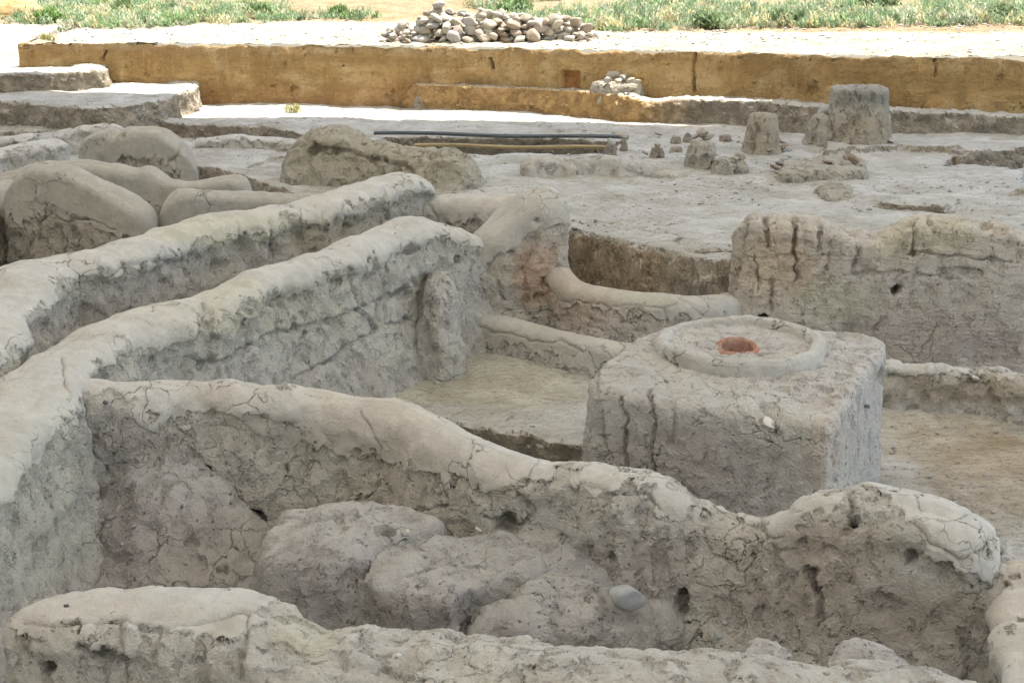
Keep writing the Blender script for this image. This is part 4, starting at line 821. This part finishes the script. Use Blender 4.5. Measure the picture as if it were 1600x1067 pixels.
while cnt < 292 and tries < 16000:
    tries += 1
    x = rnd.uniform(xl, xr); y = rnd.uniform(yc-.50, yc+.30); big = rnd.random()
    pxx = (x-xl)/(xr-xl); r = rnd.uniform(.06, .095) if big < .62 else rnd.uniform(.095, .14)
    if pxx < .16: r *= .7
    hh = heap_h(x, y)
    if hh < .05: continue
    i, j = int((x-gx0)/gs), int((y-gy0)/gs); k = max(1, int(r/gs)); A = HM[i-k:i+k+1, j-k:j+k+1]
    if A.size == 0: continue
    zl = float(np.percentile(A, 70))
    if zl+r*.8 > ZF+hh+.03: continue
    z = zl+r*.36
    lb = 'rounded cobble in the heap of field stones behind the far bank'
    stone((x, y, z), r, lb, group='cobbles heaped behind the far bank', rs=rnd)
    ii, jj = np.meshgrid(np.arange(-k, k+1), np.arange(-k, k+1), indexing='ij'); cap_ = z+r*.62*np.sqrt(np.clip(1-(ii**2+jj**2)/(k+.5)**2, 0, 1))
    m = (ii**2+jj**2) <= k*k
    if A.shape == cap_.shape: HM[i-k:i+k+1, j-k:j+k+1] = np.where(m, np.maximum(A, cap_), A)
    cnt += 1
# single stones
b = at(980, 925, .42); stone(b+np.array([0, 0, -.03]), .098, 'pale grey boulder resting on the low clay mound in the trench', 'boulder', rock_mesh('boulder_mesh', 335, 4, .85, M_BOULD, .22), rs=random.Random(3), cat='boulder', tilt=.3)
def on_px(px, py, z, r, lb, me=None, name='stone', grp=None, cat='stone', sd=0, up=.7):
    b = at(px, py, z); return stone((b[0], b[1], z+r*up), r, lb, name, me, grp, random.Random(sd+int(px)), cat)
for px, py, z, r, lb, gp in (
    (1098, 217, z_s4+.02, .085, None, 'stones on the cone shaped stump'), (1088, 219, z_s4, .07, None, 'stones on the cone shaped stump'), (1108, 220, z_s4, .075, None, 'stones on the cone shaped stump'), (1100, 213, z_s4+.07, .05, None, 'stones on the cone shaped stump'),
    (1120, 253, 1.04, .05, None, 'stones on the small clay step'), (1135, 255, 1.04, .045, None, 'stones on the small clay step'), (1148, 252, 1.04, .05, None, 'stones on the small clay step'), (1157, 250, 1.04, .06, None, 'stones on the small clay step'),
    (1212, 268, .92, .07, None, 'stones piled at the platform end'), (1220, 262, .95, .07, None, 'stones piled at the platform end'), (1226, 270, .92, .06, None, 'stones piled at the platform end'), (1232, 262, .97, .06, None, 'stones piled at the platform end'), (1216, 275, .88, .05, None, 'stones piled at the platform end'),
    (1224, 255, 1.0, .06, None, 'stones piled at the platform end'), (1230, 248, 1.0, .06, None, 'stones piled at the platform end'), (1252, 260, 1.0, .045, None, 'stones piled at the platform end'),
    (1210, 232, .95, .06, None, 'stones at the foot of the smooth pillar'), (1220, 226, .98, .055, None, 'stones at the foot of the smooth pillar'), (1202, 238, .93, .05, None, 'stones at the foot of the smooth pillar'), (1225, 234, .93, .05, None, 'stones at the foot of the smooth pillar'), (1232, 236, .92, .045, None, 'stones at the foot of the smooth pillar'),
    (1293, 258, 1.01, .06, 'dark flat stone on the left of the clay platform', None), (1306, 259, 1.01, .045, 'small dark pebble next to the flat stone on the platform', None), (1332, 256, 1.02, .09, 'block shaped brown stone on the right end of the clay platform', None), (1322, 250, 1.06, .04, 'thin dark stone leaning on the block shaped one', None),
    (1380, 226, .95, .07, None, 'stones against the tallest pillar'), (1392, 224, .97, .06, None, 'stones against the tallest pillar'), (1372, 229, .93, .05, None, 'stones against the tallest pillar'), (1398, 230, .93, .05, None, 'stones against the tallest pillar'), (1335, 229, .93, .045, None, 'stones against the tallest pillar'),
    (1290, 180, 1.28, .08, None, 'stones on the leaning stump'), (1298, 184, 1.25, .06, None, 'stones on the leaning stump'), (1282, 183, 1.25, .05, None, 'stones on the leaning stump'),
    (958, 124, 1.43, .09, None, 'stones on the sunlit pedestal'), (950, 130, 1.41, .07, None, 'stones on the sunlit pedestal'), (972, 127, 1.42, .07, None, 'stones on the sunlit pedestal'), (966, 132, 1.4, .07, None, 'stones on the sunlit pedestal'), (985, 130, 1.42, .055, None, 'stones on the sunlit pedestal'), (940, 140, 1.3, .06, None, 'stones on the sunlit pedestal'), (996, 131, 1.42, .05, None, 'stones on the sunlit pedestal'), (977, 122, 1.46, .045, None, 'stones on the sunlit pedestal'),
    (1027, 232, 1.03, .055, 'dark stone capping the lone small stump', None), (955, 226, 1.06, .05, 'grey stone capping the stump nearest the yellow plank', None), (974, 218, 1.03, .06, 'grey stone on the stump behind the planks', None), (1028, 213, .92, .06, 'flat dark stone lying on the plateau behind the stumps', None), (1008, 243, .92, .045, 'flat grey stone left of the lone stump', None)):
    on_px(px, py, z, r, lb or 'small rough stone, one of the '+gp, grp=gp)
M_SH = G('white_sherd', False).finish((.62, .58, .52), .7); M_SHD = G('dark_sherd', False).finish((.10, .11, .12), .6)
def embed(px, py, Y, r, lb, mat, name='pottery_sherd', sd=1, cat='sherd', flat=.5):
    cx, cy = (px-800)/F, (533.5-py)/F; dy = cy*sp+cp; t = Y/dy; b = (cx*t, Y, CAM_H+(cy*cp-sp)*t)
    return stone(b, r, lb, name, rock_mesh('sherd_mesh', 500+sd, 2, flat, mat), rs=random.Random(sd), cat=cat)
deps = bpy.context.evaluated_depsgraph_get()
def hit(px, py):
    deps.update(); cx, cy = (px-800)/F, (533.5-py)/F; d = Vector((cx, cy*sp+cp, cy*cp-sp)).normalized()
    ok, loc, nn, i, ob, m = S.ray_cast(deps, Vector((0, 0, CAM_H)), d); return loc, d
def onsurf(px, py, r, lb, mat, name, cat, sd=1, flat=.5, group=None, sub=2):
    loc, d = hit(px, py); return stone(loc-d*r*.1, r, lb, name, rock_mesh(name+'_mesh', 500+sd, sub, flat, mat, .1), rs=random.Random(sd), cat=cat, group=group)
bpy.context.view_layer.update(); deps = bpy.context.evaluated_depsgraph_get()
onsurf(1201, 661, .042, 'small white sherd stuck in the front face of the altar', M_SH, 'pottery_sherd', 'sherd', 2)
onsurf(1353, 634, .030, 'small dark grey stone stuck in the right flank of the altar', M_SHD, 'pebble', 'pebble', 3)
onsurf(88, 668, .022, 'pale pebble under the small hole in the left corner wall', M_SH, 'pebble', 'pebble', 4)
onsurf(164, 628, .018, 'dark pebble in the diagonal wall near its left end', M_SHD, 'pebble', 'pebble', 5)
onsurf(1525, 592, .05, 'pale stone stuck in the low wall remnant right of the altar', M_SH, 'pebble', 'pebble', 6)
onsurf(1132, 972, .022, 'small grey pebble on the trench floor, the upper of two', M_BOULD, 'pebble', 'pebble', 7)
onsurf(1126, 990, .032, 'larger grey pebble on the trench floor near the low front wall', M_BOULD, 'pebble', 'pebble', 8)
onsurf(1198, 890, .018, 'small white pebble on the face of the diagonal wall', M_SH, 'pebble', 'pebble', 9)
onsurf(748, 826, .024, 'sliver of white bone or lime beside the dark hollow above the mounds', M_SH, 'fragment', 'fragment', 10, .25)
onsurf(622, 1023, .014, 'tiny white fleck on the front of the low bottom wall', M_SH, 'fragment', 'fragment', 11)
onsurf(636, 829, .014, 'tiny white fleck on top of the middle clay mound', M_SH, 'fragment', 'fragment', 12)

M_CLODW = M_LUMP
for i, (px, py, r) in enumerate(CL):
    o = onsurf(px, py, r, 'small broken clod of clay on the slope in the left corner of the trench', M_CLOD, 'clay_clod', 'clod', 20+i, .7, 'clay clods in the left corner of the trench')

# ------------------------------------------------------------------ crumbs of clay lying about (uncountable)
rs = np.random.RandomState(11)
ico = bmesh.new(); bmesh.ops.create_icosphere(ico, subdivisions=1, radius=1.); IV = np.array([v.co[:] for v in ico.verts]); IF = np.array([[v.index for v in f.verts] for f in ico.faces]); ico.free()
def scatter(name, X, Y, Z, R, mat, jit=.3):
    n_ = len(X); V = IV[None]*(1+jit*rs.randn(n_, len(IV), 1)*.6)*R[:, None, None]*np.stack([rs.uniform(.8, 1.4, n_), rs.uniform(.7, 1.2, n_), rs.uniform(.4, .8, n_)], 1)[:, None, :]
    a = rs.uniform(0, 6.28, n_); ca, sa = np.cos(a)[:, None], np.sin(a)[:, None]
    V = np.stack([V[..., 0]*ca-V[..., 1]*sa, V[..., 0]*sa+V[..., 1]*ca, V[..., 2]], -1)+np.stack([X, Y, Z], 1)[:, None, :]
    Fc = (IF[None]+np.arange(n_)[:, None, None]*len(IV)).reshape(-1, 3); o = mesh_obj(name, V, Fc, mat, None, False); return o
n_ = 10000; Y = 6+rs.rand(n_)**.8*15; X = rs.uniform(-1, 1, n_)*(Y*.4+.3); Rr = .005+.020*rs.rand(n_)**4*np.minimum(Y/10, 1.3)
Z, sdb = Hf(X, Y); e = .06; gxx = np.abs(Hf(X+e, Y)[0]-Z)+np.abs(Hf(X, Y+e)[0]-Z); m = (gxx < .05)
# crumbs gather below the walls and thin out in the open
dn_ = fbm(np.stack([X, Y, X*0], 1), .9, 2, 77) > -.1; m &= dn_
tag(scatter('clay_crumbs', X[m], Y[m], Z[m], Rr[m], M_CLOD), 'crumbs of dry clay strewn over the excavated floors', 'clay crumbs', kind='stuff')
n_ = 2500; X = rs.uniform(-9, 10, n_); Y = 21.6+rs.rand(n_)*4; Rr = .012+.03*rs.rand(n_)**3; Z, sdb = Hf(X, Y); m = sdb > .1
tag(scatter('field_gravel', X[m], Y[m], Z[m], Rr[m], M_CLOD), 'small stones and clods on the sunlit ground behind the bank', 'gravel', kind='stuff')

# ------------------------------------------------------------------ weeds
def tufts(name, TX, TY, TR, TH, col, nl, seed, parent=None, lw=.014):
    rs = np.random.RandomState(seed); n = len(TX); N = n*nl; k = np.repeat(np.arange(n), nl)
    a = rs.uniform(0, 6.28, N); rad = np.sqrt(rs.rand(N))*TR[k]; bx = TX[k]+np.cos(a)*rad; by = TY[k]+np.sin(a)*rad
    hz = TH[k]*(1-.55*(rad/TR[k])**2)*rs.uniform(.15, 1, N); bz = Hf(TX, TY)[0][k]
    tilt = rs.uniform(.2, 1.2, N); ll = rs.uniform(.03, .085, N)*(.7+TH[k]); az = rs.uniform(0, 6.28, N)
    d = np.stack([np.cos(az)*np.sin(tilt), np.sin(az)*np.sin(tilt), np.cos(tilt)], 1)
    s = np.stack([-np.sin(az), np.cos(az), 0*az], 1)*(lw*rs.uniform(.6, 1.5, N))[:, None]
    p = np.stack([bx, by, bz+hz], 1); V = np.stack([p-d*ll[:, None], p+s, p+d*ll[:, None], p-s], 1)
    # stems
    ns_ = n*7; k2 = np.repeat(np.arange(n), 7); a2 = rs.uniform(0, 6.28, ns_); q = np.stack([TX[k2], TY[k2], Hf(TX, TY)[0][k2]-.02], 1)
    tp = q+np.stack([np.cos(a2)*TR[k2]*.8*rs.rand(ns_), np.sin(a2)*TR[k2]*.8*rs.rand(ns_), TH[k2]*rs.uniform(.6, 1.05, ns_)], 1)
    wv_ = np.stack([np.full(ns_, .004), 0*a2, 0*a2], 1); V2 = np.stack([q-wv_, q+wv_, tp+wv_*.4, tp-wv_*.4], 1)
    V = np.concatenate([V, V2]); cv = col[np.concatenate([k, k2])]*np.concatenate([rs.uniform(.7, 1.3, N), np.full(ns_, .8)])[:, None]
    o = mesh_obj(name, V, np.arange(len(V)*4).reshape(-1, 4), M_LEAF, parent, False, attrs={'tint': np.repeat(cv, 4, 0)}); return o
rs = np.random.RandomState(23)
def front(x, y):                                       # where the weeds begin, read off the photo
    px = 800+F*x/y; return np.interp(px, [-300, 0, 100, 150, 230, 300, 480, 600, 900, 930, 1600, 2000], [46, 42, 43, 46, 46, 40, 36, 38, 40, 53, 54, 54])
n = 15000; TY = 22.5+rs.rand(n)**1.15*38; TX = rs.uniform(-1, 1, n)*(TY*.45)
pyv = project(np.stack([TX, TY, TX*0+ZF], 1))[1]; pxv = 800+F*TX/TY
dens = fbm(np.stack([TX, TY*.7, TX*0], 1), .30, 3, 91)
keep = (pyv < front(TX, TY)+rs.randn(n)*.7) & (dens > np.where(pxv > 900, np.where(pyv > 24, -.45, .14), np.where(pyv < 14, .0, -.16)))
keep &= ~((pxv < 85) & (pyv < 26))
TX, TY = TX[keep], TY[keep]; n = len(TX); px_ = 800+F*TX/TY
TR = rs.uniform(.10, .24, n); TH = rs.uniform(.07, .24, n)*np.where(px_ > 900, 1.25, 1.)
pal = np.array([(.19, .25, .13), (.24, .29, .17), (.17, .25, .10), (.34, .34, .22), (.42, .37, .20), (.15, .20, .10)]); col = 1.3*pal[rs.choice(6, n, p=[.24, .24, .14, .16, .16, .06])]*rs.uniform(.8, 1.2, (n, 1))
tag(tufts('field_weeds', TX, TY, TR, TH, col, 45, 5), 'sage green weeds and dry grass covering the field behind the dig', 'weeds', kind='stuff')
GB = 'leafy weed bushes in the field'
for i, (px, py, r, h, c, lb) in enumerate(((72, 33, .28, .30, (.13, .28, .05), 'bright green leafy weed at the far left of the field'), (175, 24, .32, .34, (.12, .22, .07), 'dark green bush near the far left, behind the brightest weed'), (405, 27, .22, .26, (.12, .24, .07), 'small dark bush left of the cobble heap, the left of a pair'),
        (525, 28, .2, .24, (.14, .27, .07), 'small dark bush left of the cobble heap, the right of a pair'), (805, 22, .3, .3, (.16, .29, .10), 'round green bush rising over the middle of the cobble heap'), (1230, 48, .3, .34, (.17, .27, .12), 'wide grey green bush at the front of the field right of the heap'),
        (1110, 50, .3, .30, (.17, .28, .12), 'low grey green bush at the field edge below the dry patch'), (1455, 22, .28, .45, (.20, .26, .14), 'tall feathery weed right of the two posts'), (1372, 20, .4, .28, (.19, .27, .12), 'spreading green bush just right of the two posts'), (1578, 45, .35, .30, (.17, .25, .11), 'green bush at the right end of the field edge'))):
    b = at(px, py, ZF); m_ = 9
    ax = b[0]+rs.uniform(-1, 1, m_)*r*.8; ay = b[1]+rs.uniform(-1, 1, m_)*r*.5
    o = tufts('weed_bush', ax, ay, np.full(m_, r*.6), np.full(m_, h)*rs.uniform(.7, 1.1, m_), np.tile(np.array(c)*.75+np.array((.10, .085, .05)), (m_, 1)), 130, 30+i, lw=.016); local(o, (b[0], b[1], ZF)); tag(o, lb, 'bush', GB)
# small yellow-green weeds in the dig
for px, py, z, lb, r in ((148, 900, .05, 'yellow green sprig growing behind the plastered end of the bottom wall', .05), (455, 172, .95, 'dry yellow tuft lying on the sunlit floor before the far bank', .12), (80, 97, 1.5, 'pale dry tuft on the left terrace at the foot of the bank', .10)):
    b = at(px, py, z); ax = b[0]+rs.uniform(-1, 1, 5)*r; ay = b[1]+rs.uniform(-1, 1, 5)*r*.5
    o = tufts('weed_sprig', ax, ay, np.full(5, r*.6), np.full(5, r*1.1), np.tile(np.array((.36, .34, .12)), (5, 1)), 26, int(px), lw=.006); local(o, (float(b[0]), float(b[1]), float(Hat(b[0], b[1])))); tag(o, lb, 'weed')
# spoil heap at the far left of the field
mound('spoil_heap', 'low reddish brown spoil heap at the far left of the field', [at(x, y, 1.9) for x, y in ((-150, 24), (55, 22), (70, 16), (40, 10), (-150, 8))], 1.85, .35, mat=M_BANK, n_exp=2., seed=90, ds=.05, lump=1., cat='spoil heap')
